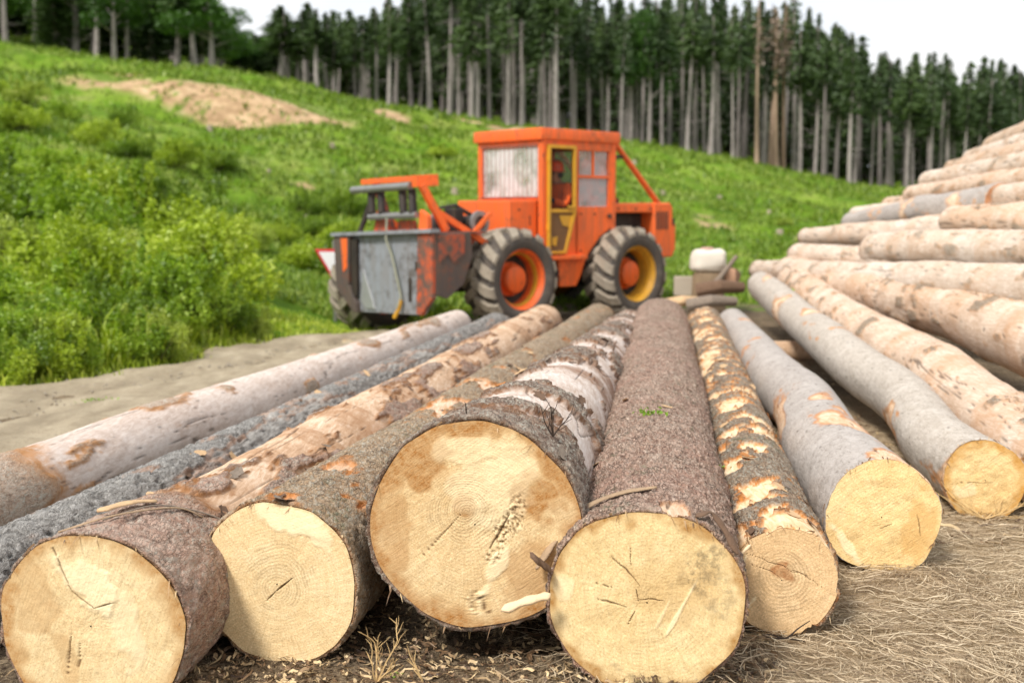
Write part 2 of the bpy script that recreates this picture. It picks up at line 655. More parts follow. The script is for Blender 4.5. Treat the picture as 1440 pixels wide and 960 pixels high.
_ry = np.linspace(2.5, 19.0, 160)
_rq = np.linspace(0, 1, 40)
_le = -verge(np.zeros_like(_ry), _ry) * -1 + .12
_re = -2.35 + (_ry - 5.8) * .20 + 0.12 * np.sin(_ry * 2.3)
RX = _le[:, None] + (_re - _le)[:, None] * _rq[None]
RY = np.repeat(_ry[:, None], 40, 1)
_rz = height(RX, RY) + .014
_rz -= .045 * (np.exp(-((_rq[None] - .30 - .03 * np.sin(RY)) / .07) ** 2) + np.exp(-((_rq[None] - .68 - .03 * np.sin(RY * .8)) / .07) ** 2)) * (.5 + fbm(np.stack([RX * 2, RY * 2, RX * 0], -1), 3, 71)) - .03 * (fbm(np.stack([RX * 7, RY * 7, RX * 0], -1), 3, 72) - .5)
_rz += .03
_rz[:, 0] -= .05
_rz[:, -1] -= .07
_ri = np.arange(RX.size).reshape(RX.shape)
road = mesh_np('road', np.stack([RX, RY, _rz], -1).reshape(-1, 3), np.stack([_ri[:-1, :-1], _ri[:-1, 1:], _ri[1:, 1:], _ri[1:, :-1]], -1).reshape(-1, 4), mat_road())
tag(road, kind='structure')
# ------------------------------------------------------------------ logs
def mat_log(name, bark, wood, inner, speck=(0.5, 0.48, 0.4), grain=(30, 4, 30), bump=0.5, lichen=0.0, rough=0.85, seed=0.0, plates=70.0, fissure=.6, pm=.35, slit=.6, ckk=.5, alt=None, md=.6):
    """bark: (dark, mid, light), wood: (dark, mid, light) colours of outer bark and of the peeled wood"""
    t = NT(name)
    off = (seed * 3.1, seed * 1.7, seed * 2.3)
    v = t.mapping((1, 1, 1), off)
    vg = t.mapping(grain, off)
    n_lo = t.noise(v, 3.0, 5, .6)
    n_mid = t.noise(v, 14.0, 5, .65, .6)
    n_gr = t.noise(vg, 1.6, 5, .7, 1.0)
    n_hi = t.noise(t.mapping((1, .55, 1), off), 95.0, 4, .7)
    f = t.math('ADD', t.math('MULTIPLY', n_mid, .55), t.math('MULTIPLY', n_hi, .45))
    cb = t.ramp(f, [(.32, bark[0]), (.5, bark[1]), (.68, bark[2])])
    cb = t.mix(t.math('MULTIPLY', t.ramp(n_lo, [(.45, 0), (.7, 1)]), .55), cb, bark[1])
    vp = t.mapping((1, .38, 1), off)
    vw = t.n('VectorMath', operation='ADD')
    t.l(vp, vw.inputs[0])
    vs_ = t.n('VectorMath', operation='SCALE')
    vs_.inputs['Scale'].default_value = .035
    t.l(t.noise(v, 22.0, 3, .6, out='Color'), vs_.inputs[0])
    t.l(vs_.outputs[0], vw.inputs[1])
    pl_ = t.voro(vw.outputs[0], plates, out='Color')
    pe_ = t.voro(vw.outputs[0], plates, 'DISTANCE_TO_EDGE')
    sp_ = t.n('SeparateColor')
    t.l(pl_, sp_.inputs[0])
    cb = t.mix(t.math('MULTIPLY', t.ramp(sp_.outputs[0], [(.45, 0), (.95, 1)]), pm), cb, speck)
    cb = t.mix(t.math('MULTIPLY', t.ramp(sp_.outputs[1], [(.45, 0), (.95, 1)]), pm), cb, bark[0])
    fis = t.math('MULTIPLY', t.ramp(pe_, [(.0, 1), (.10, 0)]), t.ramp(n_mid, [(.38, 0), (.6, 1)]))
    cb = t.mix(t.math('MULTIPLY', fis, fissure), cb, tuple(x * .45 for x in bark[0]))
    n_fl = t.noise(t.mapping((70, 22, 70), off), 1.0, 4, .75, .8)
    cb = t.mix(t.ramp(n_fl, [(.51, 0), (.64, .85)]), cb, speck)
    cb = t.mix(t.ramp(n_fl, [(.30, .85), (.43, 0)]), cb, tuple(x * .6 for x in bark[0]))
    n_bl = t.noise(t.mapping((9, 5, 9), off), 1.0, 4, .7)
    cb = t.mix(t.math('MULTIPLY', t.ramp(n_bl, [(.5, 0), (.68, 1)]), .45), cb, bark[2])
    if alt:
        n_al = t.noise(v, 2.4, 4, .6)
        cb = t.mix(t.math('MULTIPLY', t.ramp(n_al, [(.42, 0), (.62, 1)]), .6), cb, t.mix(.5, cb, alt))
    n_md = t.noise(t.mapping((24, 13, 24), off), 1.0, 4, .75, 1.2)
    cb = t.mix(t.math('MULTIPLY', t.ramp(n_md, [(.34, 1), (.46, 0)]), md), cb, tuple(x * .5 for x in bark[0]))
    cb = t.mix(t.math('MULTIPLY', t.ramp(n_md, [(.55, 0), (.69, 1)]), md), cb, speck)
    n_sl = t.ramp(t.noise(t.mapping((9, 78, 9), off), 1.0, 3, .6, .6), [(.64, 0), (.70, 1)])
    n_ck = t.ramp(t.noise(t.mapping((40, 3.2, 40), off), 1.0, 4, .7, 1.5), [(.28, 1), (.36, 0)])
    cb = t.mix(t.math('MULTIPLY', n_sl, slit), cb, tuple(x * .4 for x in bark[0]))
    cb = t.mix(t.math('MULTIPLY', n_ck, ckk), cb, tuple(x * .45 for x in bark[0]))
    if lichen:
        nl = t.noise(v, 26.0, 4, .7)
        cb = t.mix(t.math('MULTIPLY', t.ramp(t.math('MULTIPLY', nl, n_lo), [(.30, 0), (.38, 1)]), lichen), cb, lin(96, 112, 82))
    fw_ = t.math('ADD', t.math('MULTIPLY', n_gr, .6), t.math('MULTIPLY', n_lo, .4))
    cw = t.ramp(fw_, [(.34, wood[0]), (.5, wood[1]), (.64, wood[2])])
    cw = t.mix(t.math('MULTIPLY', t.ramp(n_mid, [(.52, 0), (.72, 1)]), .6), cw, wood[0])
    cw = t.mix(t.math('MULTIPLY', t.ramp(n_hi, [(.64, 0), (.72, 1)]), .5), cw, inner)
    c = t.mix(t.attr('bark'), cw, cb)
    e = t.math('MULTIPLY', t.attr('edge'), t.ramp(n_mid, [(.30, .25), (.55, 1)]), clamp=True)
    c = t.mix(e, c, inner)
    c = t.mix(t.math('MULTIPLY', t.attr('dirt'), .85, clamp=True), c, lin(46, 36, 28))
    h = t.math('ADD', t.math('MULTIPLY', n_hi, .5), t.math('MULTIPLY', n_gr, .6))
    h = t.math('ADD', h, t.math('ADD', t.math('MULTIPLY', n_mid, .5), n_fl))
    h = t.math('SUBTRACT', h, t.math('MULTIPLY', t.math('MULTIPLY', fis, t.attr('bark')), .9))
    h = t.math('SUBTRACT', t.math('ADD', h, t.math('MULTIPLY', n_md, 1.6 * md)), t.math('MULTIPLY', t.math('MULTIPLY', t.math('ADD', n_sl, n_ck), t.attr('bark')), .5 * slit))
    bstr = t.math('ADD', t.math('MULTIPLY', t.attr('bark'), .75), .25)
    b = t.n('Bump')
    b.inputs['Distance'].default_value = 0.018
    t.l(t.math('MULTIPLY', bstr, bump), b.inputs['Strength'])
    t.l(h, b.inputs['Height'])
    return t.finish(c, rough, b.outputs['Normal'], spec=0.2)


def mat_face(name, pale, mid, dark, ring=0.5, ringw=0.007, seed=0.0, stain=None, rough_amt=0.5, saw=35.0):
    """sawn end grain: annual rings, saw scuffing, stains, cracks"""
    soft_ = lambda c_: tuple(.82 * a_ + .18 * b_ for a_, b_ in zip(c_, lin(236, 214, 178)))
    pale, mid, dark = soft_(pale), soft_(mid), soft_(dark)
    t = NT(name)
    off = (seed * 2.1, seed * 1.3, seed * 4.7)
    v = t.mapping((1, 1, 1), off)
    n1 = t.noise(v, 5.0, 5, .6)
    n2 = t.noise(v, 38.0, 5, .7)
    n3 = t.noise(v, 170.0, 4, .7)
    rr = t.attr('rad')
    rr = t.math('ADD', rr, t.math('MULTIPLY', t.math('SUBTRACT', n1, .5), .05))
    rr = t.math('ADD', rr, t.math('MULTIPLY', t.math('SUBTRACT', n2, .5), .004))
    s = t.math('SINE', t.math('MULTIPLY', rr, 2 * PI / ringw))
    s2 = t.math('SINE', t.math('MULTIPLY', rr, 2 * PI / (ringw * 3.37)))
    ringv = t.math('ADD', t.math('MULTIPLY', s, .3), t.math('ADD', t.math('MULTIPLY', s2, .2), .5))
    ringv = t.math('MULTIPLY', ringv, t.math('ADD', t.math('MULTIPLY', n1, 1.0), .25))
    m = t.n('Mapping')
    m.inputs['Rotation'].default_value = (0, math.radians(saw), 0)
    m.inputs['Scale'].default_value = (1, 1, 1)
    t.l(v, m.inputs['Vector'])
    m2 = t.n('Mapping')
    m2.inputs['Scale'].default_value = (14, 14, 150)
    t.l(m.outputs['Vector'], m2.inputs['Vector'])
    nsaw = t.noise(m2.outputs['Vector'], 1.0, 4, .65, .4)
    base = t.ramp(t.math('ADD', t.math('MULTIPLY', n1, .6), t.math('MULTIPLY', n2, .4)), [(.34, dark), (.5, mid), (.66, pale)])
    base = t.mix(t.math('MULTIPLY', t.math('MULTIPLY', ringv, ring), t.attr('ringf'), clamp=True), base, tuple(x * .55 for x in dark))
    base = t.mix(t.math('MULTIPLY', t.ramp(nsaw, [(.48, 0), (.66, 1)]), .48), base, tuple(x * .70 for x in mid))
    base = t.mix(t.ramp(n3, [(.53, 0), (.68, .6)]), base, tuple(min(1, x * 1.15) for x in pale))
    base = t.mix(t.ramp(n3, [(.32, .75), (.46, 0)]), base, tuple(x * .62 for x in dark))
    rad_s = t.noise(t.mapping((1, 1, 1), (0, 0, 0), src=t.attr('polar', True)), 1.0, 4, .7)
    base = t.mix(t.math('MULTIPLY', t.ramp(rad_s, [(.5, 0), (.70, 1)]), .4), base, tuple(x * .66 for x in dark))
    base = t.mix(t.math('MULTIPLY', t.ramp(rad_s, [(.3, 1), (.45, 0)]), .3), base, pale)
    st = stain or lin(150, 98, 48)
    nb_ = t.math('SUBTRACT', t.math('ADD', t.math('MULTIPLY', n2, 1.6), t.math('MULTIPLY', n3, 1.2)), .68)
    sf = t.math('MULTIPLY', t.attr('stain'), nb_, clamp=True)
    base = t.mix(sf, base, st)
    base = t.mix(t.math('MULTIPLY', t.attr('pale'), t.math('ADD', n2, .35), clamp=True), base, lin(248, 228, 186))
    base = t.mix(t.math('MULTIPLY', t.attr('crack'), .85), base, lin(92, 60, 32))
    base = t.mix(t.math('MULTIPLY', t.attr('soot'), t.math('MULTIPLY', t.ramp(n2, [(.42, 0), (.58, 1)]), t.ramp(n3, [(.35, .4), (.6, 1)])), clamp=True), base, lin(104, 88, 64))
    h = t.math('ADD', t.math('MULTIPLY', n3, .5), t.math('ADD', t.math('MULTIPLY', nsaw, .7), t.math('MULTIPLY', t.math('MULTIPLY', ringv, t.attr('ringf')), ring * .5)))
    return t.finish(base, 0.75, t.bump(h, rough_amt, 0.006), spec=0.2)


def seg_dist(u, v, a):
    x0, y0, x1, y1 = a
    dx, dy = x1 - x0, y1 - y0
    q = np.clip(((u - x0) * dx + (v - y0) * dy) / (dx * dx + dy * dy), 0, 1)
    return np.hypot(u - x0 - q * dx, v - y0 - q * dy), q


LOGS = {}


def make_log(key, label, near, Rn, far, Rf, mat, nth=200, nring=320, cover=1.0, patch=(5, 2.2), butt=0.0, thick=0.010,
             tex='spruce', texamp=0.006, bends=(), flare=0.06, oval=0.03, face=None, face_mat=None, seed=1, tilt=(0, 0),
             knots=0, bands=0.0, group=None, name='log', far_face=None, edgew=1.0, lobes=0.05, soft=0.012, peel=()):
    P0, P1 = at(*near), at(*far)
    axis = (P1 - P0)
    Lg = np.linalg.norm(axis)
    axis /= Lg
    side = np.cross(axis, [0, 0, 1.0])
    side /= np.linalg.norm(side)
    upv = np.cross(side, axis)
    u = np.linspace(-1, 1, nth, endpoint=False)
    th = PI * (0.62 * u + 0.38 * u ** 3)
    d0, d1 = near[2], far[2]
    q = np.linspace(0, 1, nring)
    s = (d0 * (d1 / d0) ** q - d0) / (d1 - d0) * Lg
    rng = np.random.RandomState(seed)
    T, S = np.meshgrid(th, s)
    tt = S / Lg
    R = Rn + (Rf - Rn) * tt
    R = R * (1 + flare * np.exp(-S / 0.45))
    so = seed * 13.7
    pz = np.stack([np.sin(T) * Rn + so, S, np.cos(T) * Rn + so * .3], -1)
    R = R * (1 + oval * np.cos(2 * T + seed) * 0.6 + oval * .5 * np.cos(3 * T + seed * 2.1) + oval * .3 * np.cos(5 * T + seed)) + (fbm(pz * np.array([2.2, .9, 2.2]), 3, seed) - .5) * lobes * 2 * Rn
    R = R + np.exp(-S / .35) * (fbm(np.stack([np.sin(T) * 1.6, S * 0, np.cos(T) * 1.6], -1) + so, 3, seed + 19) - .5) * .11 * Rn
    # bark cover
    m = fbm(pz * np.array([patch[0], patch[1], patch[0]]), 5, seed + 40, 0.55)
    thr = np.quantile(m, 1 - cover) if cover < 1 else -1
    wd = soft
    mm = m - thr
    if butt > 0:
        bl = butt * (0.75 + 0.6 * fbm(pz * np.array([7, 2, 7]), 3, seed + 50))
        mm = np.maximum(mm, (bl - S) * 0.25)
    for (tk, sk, rt_, rs_k) in peel:
        gk = np.hypot((T - tk) / rt_, (S - sk) / rs_k) + (fbm(pz * 16, 3, seed + 33) - .5) * .6
        mm = np.minimum(np.minimum(mm, .3), (gk - 1) * .4)
    b = sstep(-wd, wd, mm)
    e = np.exp(-(mm / 0.028) ** 2) * edgew * (cover < 1 or len(peel) > 0)
    disp = b * thick
    dirt = np.zeros_like(T)
    if tex == 'spruce':
        wv = (fbm(pz * 12, 2, seed + 4)[..., None] - .5) * 2.0
        f1, f2, cv = cells(pz * np.array([30, 26, 30]) + wv, seed + 3)
        g1, g2, gv = cells(pz * np.array([62, 50, 62]) + wv, seed + 23)
        h1, h2, hv = cells(pz * np.array([11, 10, 11]) + wv * .6, seed + 43)
        disp += b * texamp * (.8 * hv * np.clip((h2 - h1) * 4, 0, 1) + np.clip((f2 - f1) * 2.6, 0, 1) * (.4 + .9 * cv) + .5 * np.clip((g2 - g1) * 2.5, 0, 1) * gv + .8 * (fbm(pz * np.array([70, 40, 70]), 3, seed + 9) - .5))
    elif tex == 'flaky':
        f1, f2, cv = cells(pz * np.array([13, 17, 13]) + (fbm(pz * 9, 2, seed + 4)[..., None] - .5) * 1.6, seed + 3)
        disp += b * texamp * (np.clip((f2 - f1) * 3.0, 0, 1) * .6 + cv * 1.1 + (fbm(pz * 45, 3, seed + 9) - .5) * 1.2)
    elif tex == 'wrinkle':
        wv = fbm(pz * np.array([5, 5, 5]), 3, seed + 4)
        rdg = 1 - np.abs(2 * fbm(pz * np.array([9, 30, 9]) + wv[..., None] * 7, 3, seed + 5) - 1) * 2.2
        disp += texamp * 3.4 * rdg + texamp * (fbm(pz * 50, 2, seed + 6) - .5)
        dirt = sstep(.15, -.5, rdg) * .5  # darker tint in the hollows of the wrinkles
    elif tex == 'smooth':
        wv = fbm(pz * np.array([3, 3, 3]), 3, seed + 4)
        rdg = fbm(pz * np.array([6, 60, 6]) + wv[..., None] * 5, 3, seed + 5) - .5
        disp += texamp * rdg * 2 * (0.35 + 1.4 * np.exp(-S / .8)) + texamp * (fbm(pz * 26, 3, seed + 6) - .5) * 1.2
        sp = vnoise(pz * np.array([34, 60, 34]), seed + 11)
        dirt = sstep(.90, .97, sp) * .7
    if bands:
        bn = fbm(np.stack([np.sin(T) * .12, S * 3.2 + .15 * np.sin(T * 2 + seed), np.cos(T) * .12], -1) + so, 4, seed + 60)
        e = np.maximum(e, sstep(.56, .62, bn) * bands * (1 - b))
        disp += sstep(.56, .62, bn) * .004
    # long drying checks on the peeled wood
    chk = np.abs(fbm(np.stack([T * 2.2 + so, S * .5, np.zeros_like(T)], -1), 3, seed + 70) - .5)
    ck = sstep(.009, .002, chk) * (1 - b)
    disp -= ck * .006
    dirt = np.maximum(dirt, ck * .8)
    for k in range(knots):
        tk, sk = rng.uniform(-1.2, 1.2), rng.uniform(.3, min(Lg * .8, 7))
        dd = np.hypot((T - tk) * Rn / .03, (S - sk) / .038)
        disp += .022 * np.exp(-dd ** 2 * .6)
        dirt = np.maximum(dirt, sstep(.75, .3, dd))
        e = np.maximum(e, sstep(2.2, 1.0, dd) * .8)
    r = R + disp
    Cx = np.zeros_like(S)
    Cz = np.zeros_like(S)
    for (tb, wb, sx, sz) in bends:
        g = np.exp(-((tt - tb) / wb) ** 2)
        Cx += sx * g
        Cz += sz * g
    st, ct = np.sin(T), np.cos(T)
    fo = (tilt[0] * st + tilt[1] * ct) * np.exp(-S / .25) * Rn     # tilt of the saw cut
    ca_ = np.stack([np.cos(T[0]) * 3, np.sin(T[0]) * 3, T[0] * 0], -1) + seed
    rag = ((fbm(ca_ * 1.2, 5, seed + 80, .62) - .45) * .05)[None]
    r[0] -= np.clip(fbm(ca_ * 2.2, 5, seed + 81, .65) - .42, 0, 1) * thick * 2.4
    base = P0.copy()
    base[2] = P0[2] - Rn
    rel0 = P0 - base
    V = (rel0 + axis * (S + fo)[..., None] + side * (Cx + r * st)[..., None] + upv * (Cz + r * ct)[..., None])
    V[0] += axis * rag[0][:, None]
    # rim of the bark seen at the saw cut
    rim_r = np.minimum(R[0] + b[0] * thick * .35, r[0] - .0015)
    cin = rel0 + axis * fo[0][:, None] + side * (Cx[0] + rim_r * st[0])[:, None] + upv * (Cz[0] + rim_r * ct[0])[:, None]
    cdeep = cin + axis * .03 if face is not None else rel0 + axis * .02 + 0 * cin
    ne = len(s)
    V = np.concatenate([cdeep[None], cin[None] + axis * .003, V], 0)
    pad = lambda a, x0=None: np.concatenate([a[:1] * 0 + (1 if x0 is None else x0), a[:1] * 0 + (1 if x0 is None else x0), a], 0)
    b2, e2, di2 = pad(b), pad(e, .9), pad(dirt, 0)
    n0, n1 = V.shape[:2]
    idx = np.arange(n0 * n1).reshape(n0, n1)
    qd = np.stack([idx[:-1], np.roll(idx, -1, 1)[:-1], np.roll(idx, -1, 1)[1:], idx[1:]], -1).reshape(-1, 4)
    verts = V.reshape(-1, 3)
    cap_c = len(verts)
    capv = V[-1].mean(0)[None] + axis * 0.005
    verts = np.concatenate([verts, capv])
    cf = np.stack([idx[-1], np.roll(idx[-1], -1), np.full(n1, cap_c)], -1)
    ap = lambda a, x: np.concatenate([a.ravel(), [x]])
    root = thing(name, label, 'log', base, 0, group)
    mesh_np('bark', verts, [qd, cf], mat, root, {'bark': ap(b2, 0), 'edge': ap(e2, .3), 'dirt': ap(di2, 0)})
    info = dict(P0=P0, base=base, axis=axis, side=side, up=upv, L=Lg, r=r, T=th, S=s, Cx=Cx, Cz=Cz, fo=fo[0], root=root, b=b, R0=Rn, rim=rim_r, rng=rng, rel0=rel0)
    LOGS[key] = info
    if face is not None:
        nr = face.get('n', 90)
        rho = np.linspace(0, 1, nr)
        RH, TH = np.meshgrid(rho, th, indexing='ij')
        rim2 = np.tile(rim_r + .001, (nr, 1))
        uu, vv = RH * rim2 * np.sin(TH), RH * rim2 * np.cos(TH)
        un, vn = uu / Rn, vv / Rn
        pu, pv = face.get('pith', (0, 0))
        rad = np.hypot(un - pu * (1 - RH), vn - pv * (1 - RH)) * Rn
        wob = (fbm(np.stack([un * 5 + seed, vn * 5, un * 0], -1), 3, seed) - .5)
        stain, pale, crack, soot = (np.zeros_like(un) for _ in range(4))
        ringf = np.ones_like(un) * face.get('ringbase', .8)
        relief = ((fbm(np.stack([un * 60 + seed, vn * 60, un * 0], -1), 3, seed + 2) - .5) * .35 + (fbm(np.stack([un * 4 + seed, vn * 4, un * 0], -1), 3, seed + 3) - .5) * 1.2) * face.get('rough', .004)
        for (x0, y0, x1, y1, wd_) in face.get('cracks', ()):
            dd, qq = seg_dist(un + wob * .06, vn + wob * .06, (x0, y0, x1, y1))
            c_ = sstep(1.0, .35, dd / (.7 * wd_ * (1 - .7 * np.abs(2 * qq - 1)) + 1e-4))
            crack = np.maximum(crack, c_)
            relief -= c_ * .006
        for kind, x0, y0, rx, ry, an, amt in face.get('blobs', ()):
            ca, sa = math.cos(math.radians(an)), math.sin(math.radians(an))
            du, dv = un - x0, vn - y0
            g = np.hypot((du * ca + dv * sa) / rx, (-du * sa + dv * ca) / ry) + wob * 1.3
            g = sstep(1.15, .75, g) * amt
            if kind == 'stain':
                stain = np.maximum(stain, g)
            elif kind == 'pale':
                pale = np.maximum(pale, g)
                relief += g * .004
            elif kind == 'ring':
                ringf = np.maximum(ringf, g * 1.6)
            elif kind == 'soot':
                soot = np.maximum(soot, g)
            elif kind == 'torn':
                tn = fbm(np.stack([un * 40, vn * 40, un * 0], -1), 4, seed + 5, .65)
                relief += g * (tn - .55) * .022
                crack = np.maximum(crack, g * sstep(.47, .36, tn) * .75)
                pale = np.maximum(pale, g * sstep(.5, .6, tn) * .6)
        es = face.get('edge_stain', 0)
        if es:
            stain = np.maximum(stain, sstep(1 - es - .1, 1.0, RH + wob * .35))
        tl = np.tile(info['fo'], (nr, 1)) * RH
        FV = rel0 + axis * (tl - .002 - relief * (1 - RH ** 8))[..., None] + side * (Cx[0, 0] + uu)[..., None] + upv * (Cz[0, 0] + vv)[..., None]
        fi = np.arange(FV.shape[0] * FV.shape[1]).reshape(FV.shape[:2])
        fq = np.stack([fi[:-1], fi[1:], np.roll(fi, -1, 1)[1:], np.roll(fi, -1, 1)[:-1]], -1).reshape(-1, 4)
        fo_ = mesh_np('cut_face', FV.reshape(-1, 3), fq[nth:], face_mat, root,
                      {'rad': rad.ravel(), 'stain': stain.ravel(), 'pale': pale.ravel(), 'crack': crack.ravel(), 'soot': soot.ravel(), 'ringf': ringf.ravel(), 'polar': np.stack([np.cos(np.arctan2(un - pu, vn - pv)) * 26, np.sin(np.arctan2(un - pu, vn - pv)) * 26, rad * 9 + seed], -1).reshape(-1, 3)})
        # close the very centre
        if face.get('label'):
            fo_['label'] = face['label']
    return root


def on_log(key, s, th, lift=0.0):
    """point on a log's surface, its outward normal, axis"""
    g = LOGS[key]
    i = int(np.searchsorted(g['S'], s).clip(0, len(g['S']) - 1))
    j = int(np.argmin(np.abs(g['T'] - th)))
    r = g['r'][i, j] + lift
    nrm = g['side'] * math.sin(th) + g['up'] * math.cos(th)
    p = g['P0'] + g['axis'] * s + g['side'] * g['Cx'][i, j] + g['up'] * g['Cz'][i, j] + nrm * r
    return p, nrm, g['axis']


SP_BARK = (lin(126, 94, 78), lin(184, 152, 132), lin(218, 194, 174))
GREY_BARK = (lin(120, 94, 70), lin(178, 148, 116), lin(210, 184, 154))
PINK_WOOD = (lin(168, 130, 98), lin(206, 174, 144), lin(230, 208, 184))
PALE_WOOD = (lin(180, 152, 128), lin(214, 198, 182), lin(232, 222, 212))
ORANGE = lin(190, 122, 62)

M_L1 = mat_log('pale_weathered_wood', (lin(146, 120, 100), lin(186, 160, 138), lin(210, 190, 172)), (lin(180, 158, 142), lin(208, 192, 180), lin(226, 214, 204)), lin(176, 128, 84), bump=.5, seed=1)
M_L2 = mat_log('grey_wrinkled_bark', (lin(90, 86, 82), lin(142, 138, 132), lin(180, 176, 170)), (lin(108, 102, 96), lin(150, 146, 140), lin(184, 180, 172)), lin(180, 128, 90), speck=lin(190, 186, 180), bump=.7, seed=2, pm=.12, fissure=.2)
M_L3 = mat_log('peeled_wood_with_bark', (lin(130, 100, 84), lin(188, 156, 136), lin(220, 196, 178)), PINK_WOOD, lin(152, 106, 66), bump=.8, seed=3, alt=lin(196, 150, 130), ckk=.7)
M_L4 = mat_log('grey_brown_bark', GREY_BARK, PINK_WOOD, lin(194, 124, 62), lichen=.5, bump=.8, seed=4, slit=.9, alt=lin(176, 150, 118))
M_L5 = mat_log('half_peeled_bark', (lin(86, 68, 58), lin(142, 118, 102), lin(186, 166, 148)), (lin(170, 144, 124), lin(206, 190, 178), lin(226, 216, 208)), lin(132, 94, 66), bump=.7, seed=5)
M_L6 = mat_log('scaly_spruce_bark', SP_BARK, PINK_WOOD, lin(176, 120, 76), speck=lin(224, 204, 184), alt=lin(196, 150, 132), slit=.3, lichen=.45, bump=1.0, seed=6, pm=.25)
M_L7 = mat_log('flaking_bark', (lin(110, 86, 68), lin(164, 138, 112), lin(198, 174, 148)), (lin(206, 160, 110), lin(230, 200, 160), lin(246, 228, 200)), lin(196, 124, 58), bump=.9, lichen=.5, seed=7)
M_L8 = mat_log('smooth_silver_bark', (lin(140, 130, 122), lin(172, 163, 155), lin(196, 188, 181)), (lin(190, 144, 106), lin(216, 184, 152), lin(236, 216, 192)), lin(184, 128, 84), speck=lin(186, 178, 171), bump=.25, seed=8, slit=.10, ckk=.0, md=.12, plates=18, fissure=.08, pm=.12)
M_L9 = mat_log('smooth_beige_bark', (lin(150, 138, 124), lin(182, 171, 158), lin(206, 197, 186)), (lin(196, 152, 110), lin(222, 192, 160), lin(240, 222, 200)), lin(186, 132, 86), speck=lin(194, 185, 174), bump=.25, seed=9, slit=.10, ckk=.0, md=.12, plates=18, fissure=.08, pm=.12)
M_P1 = mat_log('pile_pale_wood', (lin(176, 152, 128), lin(200, 180, 158), lin(216, 200, 182)), (lin(186, 162, 140), lin(208, 190, 172), lin(228, 215, 202)), lin(196, 146, 98), bump=.9, seed=10, pm=.1, fissure=.2, md=.15, slit=.2, ckk=.15)
M_P2 = mat_log('pile_tan_bark', (lin(160, 132, 106), lin(190, 165, 140), lin(210, 190, 168)), (lin(182, 152, 126), lin(204, 180, 158), lin(226, 208, 190)), lin(196, 138, 84), bump=1.0, seed=11, pm=.12, fissure=.3, md=.22, slit=.25, ckk=.2)

F3 = mat_face('cut_wood_cream', lin(248, 226, 178), lin(238, 208, 154), lin(220, 184, 128), ring=.22, ringw=.010, seed=3, stain=lin(178, 128, 70), saw=70)
F4 = mat_face('cut_wood_clear_rings', lin(248, 224, 178), lin(236, 204, 150), lin(218, 182, 126), ring=.5, ringw=.0105, seed=4, saw=20, rough_amt=.4)
F5 = mat_face('cut_wood_weathered', lin(248, 222, 174), lin(234, 200, 146), lin(212, 172, 114), ring=.5, ringw=.0095, seed=5, stain=lin(166, 112, 54), rough_amt=.6)
F6 = mat_face('cut_wood_golden', lin(248, 224, 172), lin(238, 207, 148), lin(218, 183, 120), ring=.38, ringw=.011, seed=6, stain=lin(170, 124, 66), saw=100, rough_amt=.6)
F7 = mat_face('cut_wood_tan', lin(242, 208, 160), lin(228, 188, 136), lin(208, 166, 112), ring=.5, ringw=.012, seed=7, stain=lin(160, 104, 60), saw=30)
F8 = mat_face('cut_wood_yellow', lin(246, 217, 160), lin(238, 202, 136), lin(220, 178, 108), ring=.22, ringw=.012, seed=8, stain=lin(196, 140, 60), rough_amt=.9)

G_ROW = 'felled logs laid side by side in the front row'
make_log('L1', 'pale weathered log at the left end of the row, beside the dirt road', (-190, 783, 4.9), .235, (642, 458, 14.6), .19, M_L1,
         cover=.12, patch=(4, 1.6), butt=.95, tex='smooth', texamp=.005, thick=.010, seed=11, nth=150, nring=260, bends=((.25, .12, 0, .02),), knots=2, group=G_ROW)
make_log('L2', 'dark grey wrinkled log wedged between two paler logs at left', (-260, 965, 3.75), .20, (700, 462, 14.6), .17, M_L2,
         cover=.72, patch=(5, 1.3), tex='wrinkle', texamp=.006, thick=.008, seed=12, nth=150, nring=340, edgew=.5, group=G_ROW)
make_log('L3', 'big log in the bottom left corner, peeled behind a collar of rough bark', (128, 880, 3.85), .268, (766, 452, 15.2), .21, M_L3,
         cover=.22, patch=(7, 1.5), butt=.62, soft=.022, tex='flaky', texamp=.009, thick=.008, seed=13, nth=210, nring=390, knots=5, bands=.5, flare=.10, tilt=(.10, -.05), group=G_ROW,
         face_mat=F3, face=dict(n=100, pith=(.05, -.1), ringbase=.5, edge_stain=.14, rough=.006,
                                cracks=((-.42, .95, -.2, .45, .02), (-.2, .45, .05, .22, .022), (.05, .22, .3, .3, .018), (-.25, -.1, -.35, -.7, .02), (-.15, -.2, -.2, -.6, .015)),
                                blobs=(('pale', .0, .5, .42, .22, -38, .9), ('pale', .45, .0, .16, .5, 8, .6), ('stain', -.66, .3, .3, .45, 0, .5), ('stain', -.3, -.45, .1, .4, 15, .4))))
make_log('L4', 'brown barked log with a clean round face of clear rings, left of the raised log', (390, 821, 4.19), .258, (842, 452, 15.3), .2, M_L4,
         cover=.90, patch=(5, 2.6), butt=.05, tex='flaky', texamp=.009, thick=.010, seed=14, nth=200, nring=370, knots=3, tilt=(.0, .02), group=G_ROW,
         face_mat=F4, face=dict(n=100, pith=(.0, -.08), ringbase=.55, rough=.003,
                                cracks=((0, -.08, .22, .1, .022), (0, -.08, -.16, -.24, .018), (.0, -.08, .12, .02, .03)),
                                blobs=(('ring', .0, .05, .5, .5, 0, 1.0), ('pale', .25, .86, .6, .16, -16, .8), ('pale', .62, .68, .25, .14, -30, .7))))
